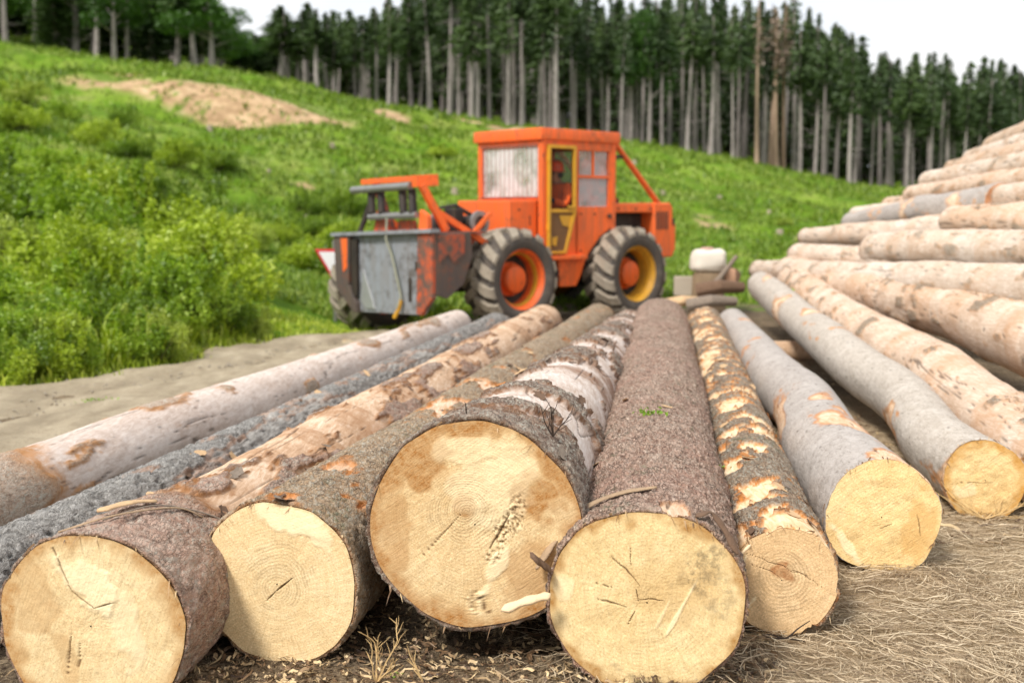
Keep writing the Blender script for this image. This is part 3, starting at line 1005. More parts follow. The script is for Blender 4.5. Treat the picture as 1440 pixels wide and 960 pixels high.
make_log('L5', 'raised log with the widest weathered face, brown stained rim and torn crack', (668, 737, 4.10), .325, (886, 460, 13.0), .165, M_L5,
         cover=.30, patch=(4.5, 3.2), butt=.42, tex='flaky', texamp=.012, thick=.014, seed=15, nth=220, nring=370, bands=.8, flare=.10, oval=.04, tilt=(.0, -.06), group=G_ROW,
         face_mat=F5, face=dict(n=120, pith=(-.10, .16), ringbase=.55, edge_stain=.16, rough=.006,
                                cracks=((.15, -.98, .02, -.80, .05), (-.15, .1, -.6, -.4, .012), (.36, .12, .16, -.25, .03)),
                                blobs=(('ring', -.10, .16, .40, .40, 0, 1.0), ('stain', -.10, .19, .12, .13, 0, .8), ('stain', .68, .30, .24, .26, 20, 1.0), ('stain', -.58, .66, .35, .30, 40, .95),
                                       ('stain', .62, -.55, .40, .40, 20, .55), ('pale', .22, .42, .5, .35, 10, .5), ('pale', -.1, .80, .4, .16, 5, .5),
                                       ('torn', .36, -.02, .10, .42, -28, 1.0), ('torn', .02, -.83, .10, .14, 0, 1.0), ('pale', .22, -.45, .08, .35, -25, .8), ('stain', -.85, -.1, .15, .45, 0, .6))))
make_log('L6', 'thick central log in full scaly spruce bark, nearest to the camera', (910, 847, 3.94), .300, (929, 455, 13.0), .275, M_L6,
         cover=1.0, peel=((.30, .08, .16, .09),), tex='spruce', texamp=.010, thick=.005, seed=16, nth=250, nring=440, flare=.04, group=G_ROW, tilt=(.0, .02),
         face_mat=F6, face=dict(n=110, pith=(-.05, .12), ringbase=.5, rough=.007, edge_stain=.05,
                                cracks=((-.42, .55, -.08, .18, .016), (-.1, .02, .18, .04, .014), (-.12, .15, -.1, -.02, .012), (-.6, .02, -.22, -.06, .014), (-.55, .2, -.35, .16, .012), (-.2, .6, -.18, .4, .010), (-.2, -.25, -.13, -.1, .012)),
                                blobs=(('soot', .55, .40, .28, .22, 30, .7), ('soot', .72, .15, .2, .3, 0, .5), ('pale', .33, -.12, .022, .44, -27, .8), ('pale', .18, -.1, .018, .2, -25, .4),
                                       ('soot', -.35, -.72, .08, .06, 0, .6), ('soot', -.1, -.85, .1, .05, 0, .5), ('stain', .3, .2, .5, .4, 0, .35), ('pale', -.92, .12, .1, .14, 0, .5))))
make_log('L7', 'slim log with orange flaking bark and an off-centre ringed face', (1099, 815, 4.47), .188, (990, 455, 14.0), .19, M_L7,
         cover=.58, patch=(8, 6), peel=((.05, .10, .42, .12),), tex='flaky', texamp=.008, thick=.011, seed=17, nth=180, nring=400, edgew=1.0, lobes=.07, group=G_ROW, tilt=(-.05, .05),
         face_mat=F7, face=dict(n=90, pith=(.05, .12), ringbase=.7, rough=.005,
                                cracks=((-.7, .5, .5, .1, .012), (-.6, .3, .0, .05, .010), (.1, .3, .8, -.1, .01)),
                                blobs=(('stain', .06, .14, .22, .16, -20, .9), ('ring', .05, .0, .6, .6, 0, 1.0), ('pale', -.78, .2, .03, .25, -20, .9), ('pale', -.6, -.5, .03, .16, -40, .9))))
make_log('L8', 'smooth silver grey log with a yellow rough sawn face, bulging midway', (1240, 727, 5.24), .232, (1029, 456, 14.7), .185, M_L8,
         cover=.95, patch=(3, 1.4), peel=((.45, .06, .60, .28),), tex='smooth', texamp=.004, thick=.005, seed=18, nth=170, nring=300, bends=((.32, .10, .05, .01), (.15, .08, -.02, 0)), flare=.05, lobes=.06, group=G_ROW, tilt=(-.1, .08),
         face_mat=F8, face=dict(n=90, pith=(.1, -.1), rough=.010, ringbase=.5,
                                cracks=((.62, .1, .7, -.35, .02), (.0, -.2, .2, -.1, .015)),
                                blobs=(('pale', -.62, -.55, .10, .5, 35, .8), ('stain', .7, -.2, .3, .6, 0, .5))))
make_log('L9', 'smooth beige log with a bumpy side and small yellow face, far right of the row', (1386, 675, 6.16), .185, (1072, 402, 16.0), .185, M_L9,
         cover=.93, patch=(3, 1.4), tex='smooth', texamp=.004, thick=.005, seed=19, nth=160, nring=280, bends=((.22, .08, .055, .02), (.08, .05, -.04, 0), (.42, .10, -.02, .03)), flare=.10, lobes=.07, group=G_ROW, tilt=(-.15, .05),
         face_mat=F8, face=dict(n=80, pith=(.0, .15), rough=.010, ringbase=.9, edge_stain=.2,
                                cracks=((-.7, -.1, .2, -.05, .015),), blobs=(('ring', .0, .2, .5, .4, 0, 1.0), ('pale', -.5, -.3, .3, .2, 20, .6))))

G_PILE = 'logs of the high pile at right'
PILE = [
    # key, label, near, Rn, far, Rf, mat, cover, tex, bends
    ('P10', 'tan log with torn bark running out at the right edge beside the smooth beige log', (1500, 665, 6.2), .24, (1112, 394, 16.0), .19, M_P2, .22, 'flaky', ((.3, .08, .05, .03), (.6, .08, -.04, .02))),
    ('P11', 'thick tan log whose bark shows orange tears, at the foot of the pile', (1600, 522, 7.4), .27, (1112, 379, 17.0), .19, M_P2, .26, 'flaky', ((.35, .1, .06, .04), (.62, .08, -.04, -.02))),
    ('P12', 'pale log end poking out lowest at the left of the pile', (1500, 392, 10.6), .2, (1122, 358, 17.2), .165, M_P1, .15, 'smooth', ()),
    ('P13', 'thick smooth pale log lying across the middle of the pile at the right edge', (1640, 353, 9.0), .25, (1228, 352, 14.6), .19, M_P1, .12, 'smooth', ((.4, .12, 0, -.03),)),
    ('P14', 'pale log in the pile with a rounded left end just above the lowest end', (1560, 318, 11.0), .22, (1135, 334, 18.0), .145, M_P1, .2, 'smooth', ()),
    ('P15', 'tan log in the pile under the grey knotted log', (1560, 296, 11.5), .2, (1290, 322, 15.2), .16, M_P2, .3, 'smooth', ()),
    ('P16', 'grey log in the pile ending in a dark knot', (1408, 282, 13.6), .18, (1196, 313, 18.0), .14, M_L8, .9, 'smooth', ((.45, .14, 0, .03),)),
    ('P17', 'thin pale log above the grey knotted log in the pile', (1560, 262, 11.5), .165, (1204, 303, 18.4), .125, M_P1, .25, 'smooth', ()),
    ('P18', 'tan log in the upper pile sloping up to the right edge', (1560, 238, 12.0), .165, (1282, 275, 17.0), .14, M_P2, .3, 'smooth', ()),
    ('P19', 'pale log in the upper pile, second of its visible steps', (1560, 214, 12.0), .165, (1304, 255, 17.2), .14, M_P1, .2, 'smooth', ()),
    ('P20', 'pinkish log in the upper pile, third of its visible steps', (1560, 190, 12.0), .165, (1340, 239, 17.4), .14, M_P2, .25, 'smooth', ()),
    ('P21', 'pale log in the upper pile, fourth of its visible steps', (1560, 170, 12.0), .165, (1367, 224, 17.6), .14, M_P1, .2, 'smooth', ()),
    ('P22', 'topmost log of the pile in view at the right edge', (1560, 142, 12.0), .165, (1395, 206, 17.8), .14, M_P2, .2, 'smooth', ()),
    ('P23', 'log cut by the frame above the topmost step of the pile', (1580, 118, 12.0), .165, (1432, 190, 18.0), .14, M_P1, .2, 'smooth', ()),
    ('P24', 'tan log filling the step between the thick smooth log and the grey log', (1600, 322, 10.4), .21, (1340, 312, 13.6), .18, M_P2, .4, 'flaky', ()),
    ('P25', 'short pale log end at the left foot of the pile beside the beige log', (1560, 415, 8.2), .2, (1066, 380, 18.5), .15, M_P1, .2, 'smooth', ()),
]
_up = [p for p in PILE if p[0] in ('P17', 'P18', 'P19', 'P20', 'P21', 'P22', 'P23')]
_st = [('lowest', 'first'), ('first', 'second'), ('second', 'third'), ('third', 'fourth'), ('fourth', 'topmost'), ('topmost', 'cut-off')]
for a_, b_ in zip(_up[:-1], _up[1:]):
    mid = lambda u, v, dz: ((u[0] + v[0]) / 2 + 8, (u[1] + v[1]) / 2 + 1, (u[2] + v[2]) / 2 + dz)
    PILE.append((a_[0] + 'f', 'thin log wedged between the %s and %s steps of the upper pile' % _st[len(PILE) - 16], mid(a_[2], b_[2], .3), .14, mid(a_[4], b_[4], .1), .125, M_P1 if a_[6] is M_P2 else M_P2, .2, 'smooth', ()))
for i, (k, lb, nr_, rn_, fr_, rf_, mt_, cv_, tx_, bd_) in enumerate(PILE):
    make_log(k, lb, nr_, rn_, fr_, rf_, mt_, cover=cv_ * (.45 if mt_ is not M_L8 else 1), tex=tx_, texamp=.007, thick=.006, patch=(5.5, 3.2), soft=.035, seed=30 + i,
             nth=110 if i < 2 else 72, nring=240 if i < 2 else 110, bends=bd_, flare=0, lobes=.13, bands=.25, group=G_PILE, edgew=.55)
# ------------------------------------------------------------------ skidder (forestry tractor)
def mat_paint(name, col, worn, wear=.5, dirt=.5, rough=.5, seed=0.0):
    t = NT(name)
    off = (seed, seed * 2, seed * 3)
    v = t.mapping((1, 1, 1), off)
    n1 = t.noise(v, 2.2, 5, .65)
    n2 = t.noise(v, 9.0, 6, .7)
    n3 = t.noise(t.mapping((8, 8, 1.2), off), 1.4, 5, .7)
    c = t.mix(n1, tuple(x * .86 for x in col), tuple(min(1, x * 1.14) for x in col))
    w_ = t.ramp(t.math('ADD', t.math('MULTIPLY', n2, .6), t.math('MULTIPLY', n1, .4)), [(.64 - wear * .3, 0), (.72 - wear * .3 + .08, 1)])
    c = t.mix(w_, c, worn)
    dd = t.math('MULTIPLY', t.ramp(n3, [(.42, 0), (.75, 1)]), dirt)
    c = t.mix(dd, c, lin(112, 92, 72))
    rg = t.math('ADD', t.math('MULTIPLY', dd, .3), rough)
    return t.finish(c, rg, t.bump(n2, .12, .01), spec=.4)


ORG = lin(248, 106, 40)
M_OR = mat_paint('orange_paint', ORG, lin(150, 76, 46), .36, .55, .48, 1)
M_ORW = mat_paint('worn_orange_paint', lin(206, 84, 40), lin(86, 74, 68), .80, .6, .6, 2)
M_YE = mat_paint('yellow_paint', lin(214, 158, 40), lin(120, 80, 40), .3, .45, .5, 3)
M_DOOR = mat_paint('dirty_brown_panel', lin(120, 84, 48), lin(84, 62, 44), .5, .6, .8, 4)
M_RUST = mat_paint('dark_rusty_steel', lin(84, 74, 70), lin(128, 74, 52), .45, .5, .7, 15)
M_STEEL = mat_paint('scraped_grey_steel', lin(140, 144, 150), lin(88, 86, 86), .55, .45, .5, 5)
M_DARK = mat_paint('oily_black_iron', lin(38, 34, 32), lin(62, 54, 48), .4, .35, .6, 6)
M_SIDEW = mat_paint('tyre_sidewall_rubber', lin(80, 75, 70), lin(112, 105, 96), .35, .4, .85, 7)
M_TREAD = mat_paint('dusty_tread_rubber', lin(154, 144, 128), lin(116, 108, 96), .4, .4, .95, 8)
M_SEAT = simple_mat('black_vinyl', lin(34, 32, 34), .6)
M_SILV = simple_mat('worn_steel_roller', lin(148, 146, 144), .45, .3, 9, .6)


def mat_glass(name, dust_glare=.45):
    t = NT(name)
    n = t.noise(t.coord('Object'), 5, 4, .6)
    tr = t.n('BsdfTransparent')
    tr.inputs['Color'].default_value = (.82, .86, .84, 1)
    gl = t.n('BsdfGlossy')
    gl.inputs['Roughness'].default_value = .06
    gl.inputs['Color'].default_value = (.9, .92, .94, 1)
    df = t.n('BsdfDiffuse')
    df.inputs['Color'].default_value = (.84, .83, .83, 1)  # white diffuse film paints the sky's reflection on the panes, along with dust
    m1, m2 = t.n('MixShader'), t.n('MixShader')
    m1.inputs[0].default_value = .34
    t.l(tr.outputs[0], m1.inputs[1])
    t.l(gl.outputs[0], m1.inputs[2])
    t.l(t.math('MULTIPLY', t.ramp(t.noise(t.coord('Object'), 1.8, 3, .6), [(.4, .35), (.55, 1)]), dust_glare), m2.inputs[0])
    t.l(m1.outputs[0], m2.inputs[1])
    t.l(df.outputs[0], m2.inputs[2])
    t.l(m2.outputs[0], t.out.inputs['Surface'])
    return t.m


M_GLASS = mat_glass('dusty_glare_glass', .7)
M_GLASS2 = mat_glass('clear_glass', .12)
TRO = (-0.5706, 17.3840)
TRZ = math.radians(43)
TR_Z = height1(TRO[0], TRO[1])
TR = thing('forestry_skidder', 'orange articulated forestry skidder with barred cab and worn steel butt plate', 'tractor', (TRO[0], TRO[1], 0.0), TRZ)


def wheel_set(rim_mat, hub_mat, ring_mat):
    R, W = .70, .60
    hw = W / 2
    prof = [(.405, -.23), (.43, -.27), (.50, -.298), (.57, -.296), (.62, -.27), (.648, -.16), (.655, 0),
            (.648, .16), (.62, .27), (.57, .296), (.50, .298), (.43, .27), (.405, .23), (.39, .10), (.39, -.10)]
    rim = MB().lathe([(.408, -.25), (.416, -.262), (.428, -.25), (.40, -.235), (.375, -.20), (.365, -.10), (.35, -.09), (.345, .02), (.31, .04), (.20, .05), (.18, .02), (.0, .02)], 48)
    rim.lathe([(.40, .23), (.38, .1), (.365, .0)], 48)
    o = rim.build('wheel', rim_mat, TR, True)
    MB().lathe(prof, 56, closed=True).build('tyre', M_SIDEW, o, True)
    tm = MB()
    N = 16
    for sd_ in (-1, 1):
        for k in range(N):
            a0 = 2 * PI * (k + (0 if sd_ < 0 else .5)) / N
            rows = []
            for (h, da, rt, rb, wd) in ((-.02, 0, R + .01, .63, .11), (.10, .10, R + .01, .63, .115), (.215, .21, R, .62, .125), (.302, .29, R - .075, .58, .135)):
                for (r_, dd) in ((rb, -.5), (rt, -.38), (rt, .38), (rb, .5)):
                    an = a0 + da + dd * wd / .62 * 1.25
                    rows.append((r_ * math.cos(an), sd_ * h, r_ * math.sin(an)))
            fs_ = []
            for i in range(3):
                for j in range(3):
                    fs_.append((i * 4 + j, i * 4 + j + 1, i * 4 + j + 5, i * 4 + j + 4))
            fs_ += [(0, 1, 2, 3), (12, 15, 14, 13)]
            tm.add(rows, fs_)
    tm.build('tread', M_TREAD, o)
    MB().lathe([(.20, .030), (.345, .012), (.35, .03)], 40).build('rim_shade_disc', M_DARK, o, True)  # black disc stands in for the deep shade inside the rim dish
    hb = MB().lathe([(0, -.15), (.15, -.15), (.185, -.13), (.20, -.09), (.205, .02)], 28)
    hb.lathe([(.195, -.01), (.235, -.008), (.24, .02)], 28)
    for k in range(8):
        a = 2 * PI * k / 8
        c_ = (.218 * math.cos(a), -.02, .218 * math.sin(a))
        hb.lathe([(0, -.015), (.014, -.015), (.014, .01)], 6, c=c_)
    hb.build('hub', hub_mat, o, True)
    MB().lathe([(.366, -.17), (.352, -.165), (.346, -.105), (.362, -.10)], 48, closed=True).build('rim_ring', ring_mat, o, True)
    return o


wA = wheel_set(M_OR, M_OR, M_YE)
wA['label'] = 'orange rimmed wheel'
wA.location = (-.02, -.82, .645)
wB = wheel_set(M_YE, M_OR, M_YE)
wB['label'] = 'yellow rimmed wheel with an orange hub'
wB.location = (2.36, -.82, .645)
wC = copy_tree(wB, TR)
wC.location = (2.36, .82, .645)
wC.rotation_euler = (0, 0, PI)
wD = copy_tree(wA, TR)
wD.location = (-.60, 1.52, .46)
wD.rotation_euler = (0, .2, PI)

# rear unit: butt plate, side panels, top flange
MB().prism([(1.14, 1.225), (-.97, 1.30), (-.97, .48), (-.74, .22), (.66, .18), (1.08, .52)], 'x', -1.50, -1.45).build('butt_plate', M_STEEL, TR)
MB().prism([(1.17, 1.23), (.80, 1.24), (.83, .55), (.66, .30), (.64, .18), (.72, .18), (1.13, .5)], 'x', -1.58, -1.502).build('plate_edge_column', M_RUST, TR)
MB().prism([(1.0, 1.20), (.84, 1.20), (.85, .80), (.94, .72), (.96, .9)], 'x', -1.588, -1.5805, .003).build('paint_patch', M_OR, TR)
MB().box(-1.56, -1.505, .66, .78, .40, 1.2, .01).build('plate_recess_shade', M_DARK, TR)  # black bar laid on the plate, painting the shade of a recess
MB().prism([(-.70, 1.29), (-1.0, 1.30), (-1.0, .46), (-.76, .22), (-.66, .24)], 'x', -1.56, -1.502).build('plate_edge_column', M_ORW, TR)
MB().bar((-1.53, 1.2, 1.25), (-1.53, -1.03, 1.325), .16, .05).build('top_flange', M_STEEL, TR)
MB().prism([(-1.5, 1.29), (-.90, 1.31), (-.86, 1.0), (-1.02, .62), (-1.3, .44), (-1.5, .5)], 'y', -1.0, -.95).build('side_panel', M_RUST, TR)
MB().prism([(-1.46, 1.27), (-1.0, 1.285), (-1.02, 1.02), (-1.2, .9), (-1.3, 1.02), (-1.44, .92)], 'y', -1.012, -1.0005, .004).build('paint_patch', M_ORW, TR)
MB().prism([(-1.5, 1.22), (-.90, 1.25), (-.86, 1.0), (-1.02, .62), (-1.3, .44), (-1.5, .5)], 'y', 1.09, 1.14).build('side_panel', M_ORW, TR)
MB().box(-1.505, -1.49, -.50, -.43, .38, .70, .004).build('plate_slot', M_DARK, TR)
MB().box(-1.512, -1.49, -.72, -.58, .80, .92, .004).build('plate_patch', M_DARK, TR)
MB().prism([(.56, .78), (.30, .24), (.52, .24), (.64, .34)], 'x', -1.515, -1.49, .003).build('plate_patch', simple_mat('bright_scraped_steel', lin(176, 176, 178), .4, .2, 8, .5), TR)
MB().bar((-1.0, 1.15, 1.235), (-1.0, -.93, 1.30), .9, .03).build('deck', M_ORW, TR)
# arch with fairlead rollers
a_ = MB()
a_.bar((-1.28, .86, 1.985), (-1.28, -.70, 2.02), .08, .075)
a_.bar((-1.56, -.64, 1.965), (-1.24, -.70, 1.985), .14, .15)
a_.build('arch_top_beam', M_OR, TR)
MB().tube([(-1.55, .74, 1.865), (-1.55, -.56, 1.905)], .05, 14).build('fairlead_roller', M_SILV, TR, True)
MB().tube([(-1.50, .42, 1.50), (-1.50, -.62, 1.53)], .045, 14).build('fairlead_roller', M_SILV, TR, True)
for yy in (.36, .14, -.34, -.54):
    MB().tube([(-1.50, yy, 1.55), (-1.47, yy + .06, 1.86)], .055, 12).build('upright_roller', M_DARK, TR, True)
MB().bar((-1.5, .66, 1.27), (-1.44, .36, 1.88), .05, .06).build('arch_leg', M_DARK, TR)
MB().bar((-1.50, -.72, 1.92), (-1.12, -.76, 1.32), .08, .09).build('arch_leg', M_OR, TR)
MB().bar((-1.25, .60, 1.97), (-.95, .62, 1.28), .08, .09).build('arch_leg', M_ORW, TR)
MB().prism([(-.60, 1.30), (-.80, 1.30), (-.80, 1.52), (-.64, 1.60)], 'x', -1.47, -1.40).build('arch_gusset', M_OR, TR)
MB().prism([(.45, 1.27), (.1, 1.28), (.12, 1.46), (.40, 1.46)], 'x', -1.42, -1.36).build('arch_gusset', M_ORW, TR)
MB().prism([(-.05, 1.28), (-.45, 1.29), (-.42, 1.46), (-.1, 1.46)], 'x', -1.40, -1.34).build('arch_gusset', M_ORW, TR)
MB().bar((-1.22, -.72, 1.56), (-.45, -.80, 1.14), .07, .08).build('arch_brace', M_OR, TR)
MB().bar((-1.22, .6, 1.56), (-.45, .66, 1.14), .07, .08).build('arch_brace', M_OR, TR)
MB().tube([(-1.56, -.05, 1.49), (-1.60, -.08, 1.20), (-1.57, -.16, 1.0), (-1.58, -.28, .70), (-1.55, -.33, .45), (-1.6, -.30, .30)], .016, 8).build('winch_cable', simple_mat('frayed_rope', lin(146, 146, 128), .9), TR, True)
MB().tube([(-1.55, -.33, .40), (-1.57, -.30, .27), (-1.6, -.24, .16)], .028, 8).build('choker_hook', M_YE, TR, True)
# winch
dm = MB()
dm.lathe([(.0, -.52), (.10, -.52), (.10, .40), (0, .40)], 24, c=(-.30, 0, 1.42))
dm.build('winch_drum', M_DARK, TR, True)
for yy in (-.50, .38):
    MB().lathe([(.10, yy - .02), (.165, yy - .02), (.165, yy + .02), (.10, yy + .02)], 28, c=(-.30, 0, 1.42), closed=True).build('drum_flange', M_SILV, TR, True)
MB().box(-.55, .05, -.42, .42, .85, 1.22, .03).build('winch_housing', M_ORW, TR)
MB().box(-.62, -.45, -.34, -.12, 1.2, 1.62, .03).tube([(-.6, .05, 1.2), (-.62, .0, 1.62), (-.4, -.1, 1.66), (-.1, -.15, 1.5)], .03).build('winch_valve', M_DARK, TR)
MB().bar((-.15, -.56, 1.55), (-.52, -.52, 1.2), .05, .06).build('winch_lever', M_OR, TR)
# body below and in front of the cab
MB().box(.12, .66, -.66, .46, .86, 1.735, .03).build('winch_cover', M_OR, TR)
MB().box(.50, .52, -.664, -.655, 1.38, 1.52, .002).build('cover_latch', M_DARK, TR)
MB().box(.60, .63, -.672, -.655, 1.05, 1.12, .002).build('cover_latch', M_DARK, TR)
fr = MB()
fr.box(-1.4, .85, -.34, .34, .46, .86, .03)
fr.box(1.15, 3.4, -.36, .36, .46, .92, .03)
fr.tube([(1.0, 0, .4), (1.0, 0, 1.0)], .14, 16)
fr.build('chassis', M_DARK, TR)
MB().box(-.14, .14, -.66, .66, .52, .80, .04).tube([(-.02, -.02, .66), (-.75, 1.36, .42)], .09, 12).build('axle', M_DARK, TR)
MB().box(2.21, 2.49, -.66, .66, .52, .80, .04).build('axle', M_DARK, TR)
MB().prism([(1.38, 1.60), (2.17, 1.60), (2.17, 1.37), (1.86, 1.20), (1.58, .92), (1.46, .64), (1.36, .49), (1.02, .49), (.99, .88), (1.12, .96)], 'y', -.76, -.60).build('side_panel', M_OR, TR)
MB().box(.70, 1.5, -.86, -.68, .885, .945, .012).build('step', M_OR, TR)
MB().box(.66, 2.16, -.62, .55, .80, .90, .02).build('cab_floor', M_DARK, TR)
MB().lathe([(0, -.79), (.035, -.79), (.035, -.755)], 12, c=(2.06, 0, 1.51)).build('filler_cap', M_DARK, TR, True)
MB().tube([(1.02, -.72, .72), (.92, -.74, .62), (.95, -.7, .45)], .035).tube([(.86, -.6, .8), (.8, -.66, .6), (.95, -.6, .5)], .025).build('hydraulic_hose', M_DARK, TR, True)
# engine end
MB().box(2.17, 3.30, -.73, .60, 1.56, 1.705, .025).build('engine_hood', M_OR, TR)
MB().box(2.24, 3.12, -.50, .42, .92, 1.555, .04).build('engine', M_DARK, TR)
en = MB()
for k in range(5):
    en.tube([(2.30 + .17 * k, -.56, 1.0), (2.34 + .17 * k, -.60, 1.2), (2.30 + .17 * k, -.52, 1.36)], .03, 8)
en.lathe([(0, -.62), (.11, -.62), (.11, -.5)], 18, c=(2.9, 0, 1.2))
en.build('engine_pipes', mat_paint('greasy_iron', lin(70, 62, 56), lin(48, 42, 38), .5, .4, .6, 9), TR, True)
MB().prism([(3.10, 1.715), (3.50, 1.715), (3.56, 1.65), (3.56, 1.42), (3.64, 1.40), (3.64, .98), (3.56, .86), (3.30, .86), (3.10, 1.16)], 'y', -.76, .62, .02).build('radiator_cowl', M_OR, TR)
for k in range(5):
    MB().box(3.16 + .06 * k, 3.19 + .06 * k, -.766, -.755, 1.30, 1.58, .002).build('louvre', M_DARK, TR)
for (x, z) in ((1.45, 1.54), (1.75, 1.54), (1.45, 1.0), (2.3, 1.62), (2.7, 1.62), (3.05, 1.62), (.3, 1.6), (.3, 1.1)):
    MB().lathe([(0, -.006), (.016, -.006), (.018, .004)], 8, 'y', (x, -.762 if 1.4 < x < 2.0 else -.733 if x > 2 else -.663, z)).build('bolt', M_DARK, TR, True)
MB().box(3.54, 3.60, -.766, -.70, 1.36, 1.47, .01).build('side_lamp', M_DARK, TR)
MB().box(2.25, 2.75, -.35, .25, 1.70, 1.79, .02).build('air_cleaner', M_DOOR, TR)
for yy in (-.70, .57):
    MB().tube([(2.16, yy, 2.62), (2.24, yy, 2.60), (3.27, yy, 1.70)], .045, 14).build('roll_bar', M_OR, TR, True)
    MB().tube([(2.12, yy, 2.26), (2.28, yy, 2.40), (2.50, yy, 2.40)], .028, 10).build('roll_bar_bracket', M_DARK, TR, True)
# cab
cf = MB()
for (x, y) in ((.70, -.72), (2.16, -.72), (.70, .57), (2.16, .57)):
    cf.box(x - .045, x + .045, y - .045, y + .045, .88, 2.60, .012)
cf.box(1.33, 1.40, -.76, -.69, .95, 2.58, .01)
cf.box(.66, 2.2, -.755, -.69, 2.52, 2.60, .01)
cf.box(.66, 2.2, .54, .61, 2.52, 2.60, .01).box(.66, .73, -.72, .6, 2.50, 2.60, .01).box(2.13, 2.2, -.72, .6, 2.50, 2.60, .01)
cf.box(.665, .735, -.72, .6, 1.73, 1.79, .01).box(2.13, 2.195, -.72, .6, .9, 1.66, .01).box(.73, 2.15, .545, .605, .9, 1.66, .01)
cf.box(1.40, 2.13, -.757, -.70, 1.58, 1.65, .008).box(1.40, 2.13, -.756, -.70, 2.46, 2.53, .008).box(2.06, 2.13, -.756, -.70, 1.65, 2.46, .008)
cf.build('cab_frame', M_OR, TR)
MB().box(.60, 2.27, -.80, .66, 2.585, 2.755, .06).build('cab_roof', M_OR, TR, True)
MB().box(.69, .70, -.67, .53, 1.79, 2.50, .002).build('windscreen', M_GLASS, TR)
MB().box(2.155, 2.165, -.67, .53, 1.66, 2.50, .002).build('window_pane', M_GLASS2, TR)
MB().box(.75, 2.11, .57, .58, 1.66, 2.52, .002).build('window_pane', M_GLASS2, TR)
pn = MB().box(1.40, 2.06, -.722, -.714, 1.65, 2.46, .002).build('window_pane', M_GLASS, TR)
gd = MB()
for k in range(13):
    y = -.64 + k * 1.15 / 12
    gd.box(.655, .661, y - .0035, y + .0035, 1.77, 2.54, 0)
for z in (1.78, 2.52):
    gd.box(.646, .656, -.68, .55, z - .009, z + .009, 0)
gd.build('windscreen_guard', mat_paint('rusty_bars', lin(150, 92, 78), lin(90, 70, 64), .5, .4, .7, 14), TR)
gd = MB()
gd.box(1.40, 2.06, -.752, -.735, 2.065, 2.105, .004).box(1.70, 1.74, -.752, -.735, 2.10, 2.46, .004)
gd.build('window_bar', M_OR, TR)
gd = MB()
for k in range(10):
    x = 1.44 + k * .065
    gd.box(x - .006, x + .006, -.736, -.726, 1.66, 2.46, 0)
gd.build('window_guard', M_ORW, TR)
df = MB()
df.box(.75, .80, -.80, -.75, 1.0, 2.52, .01).box(1.27, 1.32, -.80, -.75, 1.55, 2.52, .01).box(.80, 1.27, -.799, -.752, 2.47, 2.52, .01)
df.box(.80, 1.27, -.799, -.752, 1.56, 1.61, .01).bar((1.29, -.775, 1.56), (1.10, -.775, .98), .05, .05).box(.8, 1.12, -.798, -.754, .97, 1.01, .01)
dr = df.build('door', M_YE, TR)
MB().prism([(.80, 1.56), (1.27, 1.56), (1.10, 1.01), (.80, 1.01)], 'y', -.778, -.762, .003).build('door_panel', M_DOOR, dr)
MB().prism([(.98, 1.52), (1.26, 1.52), (1.2, 1.34), (1.05, 1.38)], 'y', -.786, -.7785, .002).build('door_patch', M_YE, dr)
MB().prism([(.83, 1.2), (.95, 1.22), (.92, 1.08), (.84, 1.1)], 'y', -.786, -.7785, .002).build('door_patch', M_YE, dr)
gd = MB()
for k in range(8):
    x = .85 + k * .056
    gd.box(x - .006, x + .006, -.772, -.762, 1.60, 2.48, 0)
gd.build('door_bars', M_DARK, dr)
MB().box(1.14, 1.28, -.815, -.79, 1.62, 1.66, .008).build('door_handle', M_YE, dr)
MB().box(.742, .77, -.812, -.75, 2.28, 2.36, .006).build('hinge', M_YE, dr)
MB().box(.742, .77, -.812, -.75, 1.30, 1.38, .006).build('hinge', M_YE, dr)
st_ = MB()
st_.box(1.35, 1.8, -.30, .16, 1.22, 1.36, .05).box(1.74, 1.88, -.28, .14, 1.34, 1.95, .05).box(1.42, 1.7, -.2, .06, .9, 1.24, .02)
st_.build('driver_seat', M_SEAT, TR)
MB().box(.74, .95, -.35, .3, .9, 1.62, .03).tube([(.95, -.05, 1.5), (1.08, -.05, 1.72)], .025).build('dashboard', M_DARK, TR)
sw = MB()
ring = [(1.08 - .06 * math.sin(2 * PI * k / 24) , -.05 + .19 * math.cos(2 * PI * k / 24), 1.74 + .18 * math.sin(2 * PI * k / 24)) for k in range(25)]
sw.tube(ring, .014, 6, False)
sw.build('steering_wheel', M_SEAT, TR, True)

# ------------------------------------------------------------------ operator in the cab
def skin_body(name, joints, edges, mat, parent, root='pelvis', sub=2):
    names = list(joints)
    me = bpy.data.meshes.new(name)
    me.from_pydata([joints[k][0] for k in names], [(names.index(a), names.index(b)) for a, b in edges], [])
    o = bpy.data.objects.new(name, me)
    COL.objects.link(o)
    o.parent = parent
    md = o.modifiers.new('skin', 'SKIN')
    md.use_smooth_shade = True
    if not me.skin_vertices:
        bm = bmesh.new()
        bm.from_mesh(me)
        bm.verts.layers.skin.verify()
        bm.to_mesh(me)
        bm.free()
    for i, k in enumerate(names):
        sv = me.skin_vertices[0].data[i]
        r = joints[k][1]
        sv.radius = r if isinstance(r, tuple) else (r, r)
        sv.use_root = (k == root)
    s_ = o.modifiers.new('sub', 'SUBSURF')
    s_.levels = s_.render_levels = sub
    me.materials.append(mat)
    return o


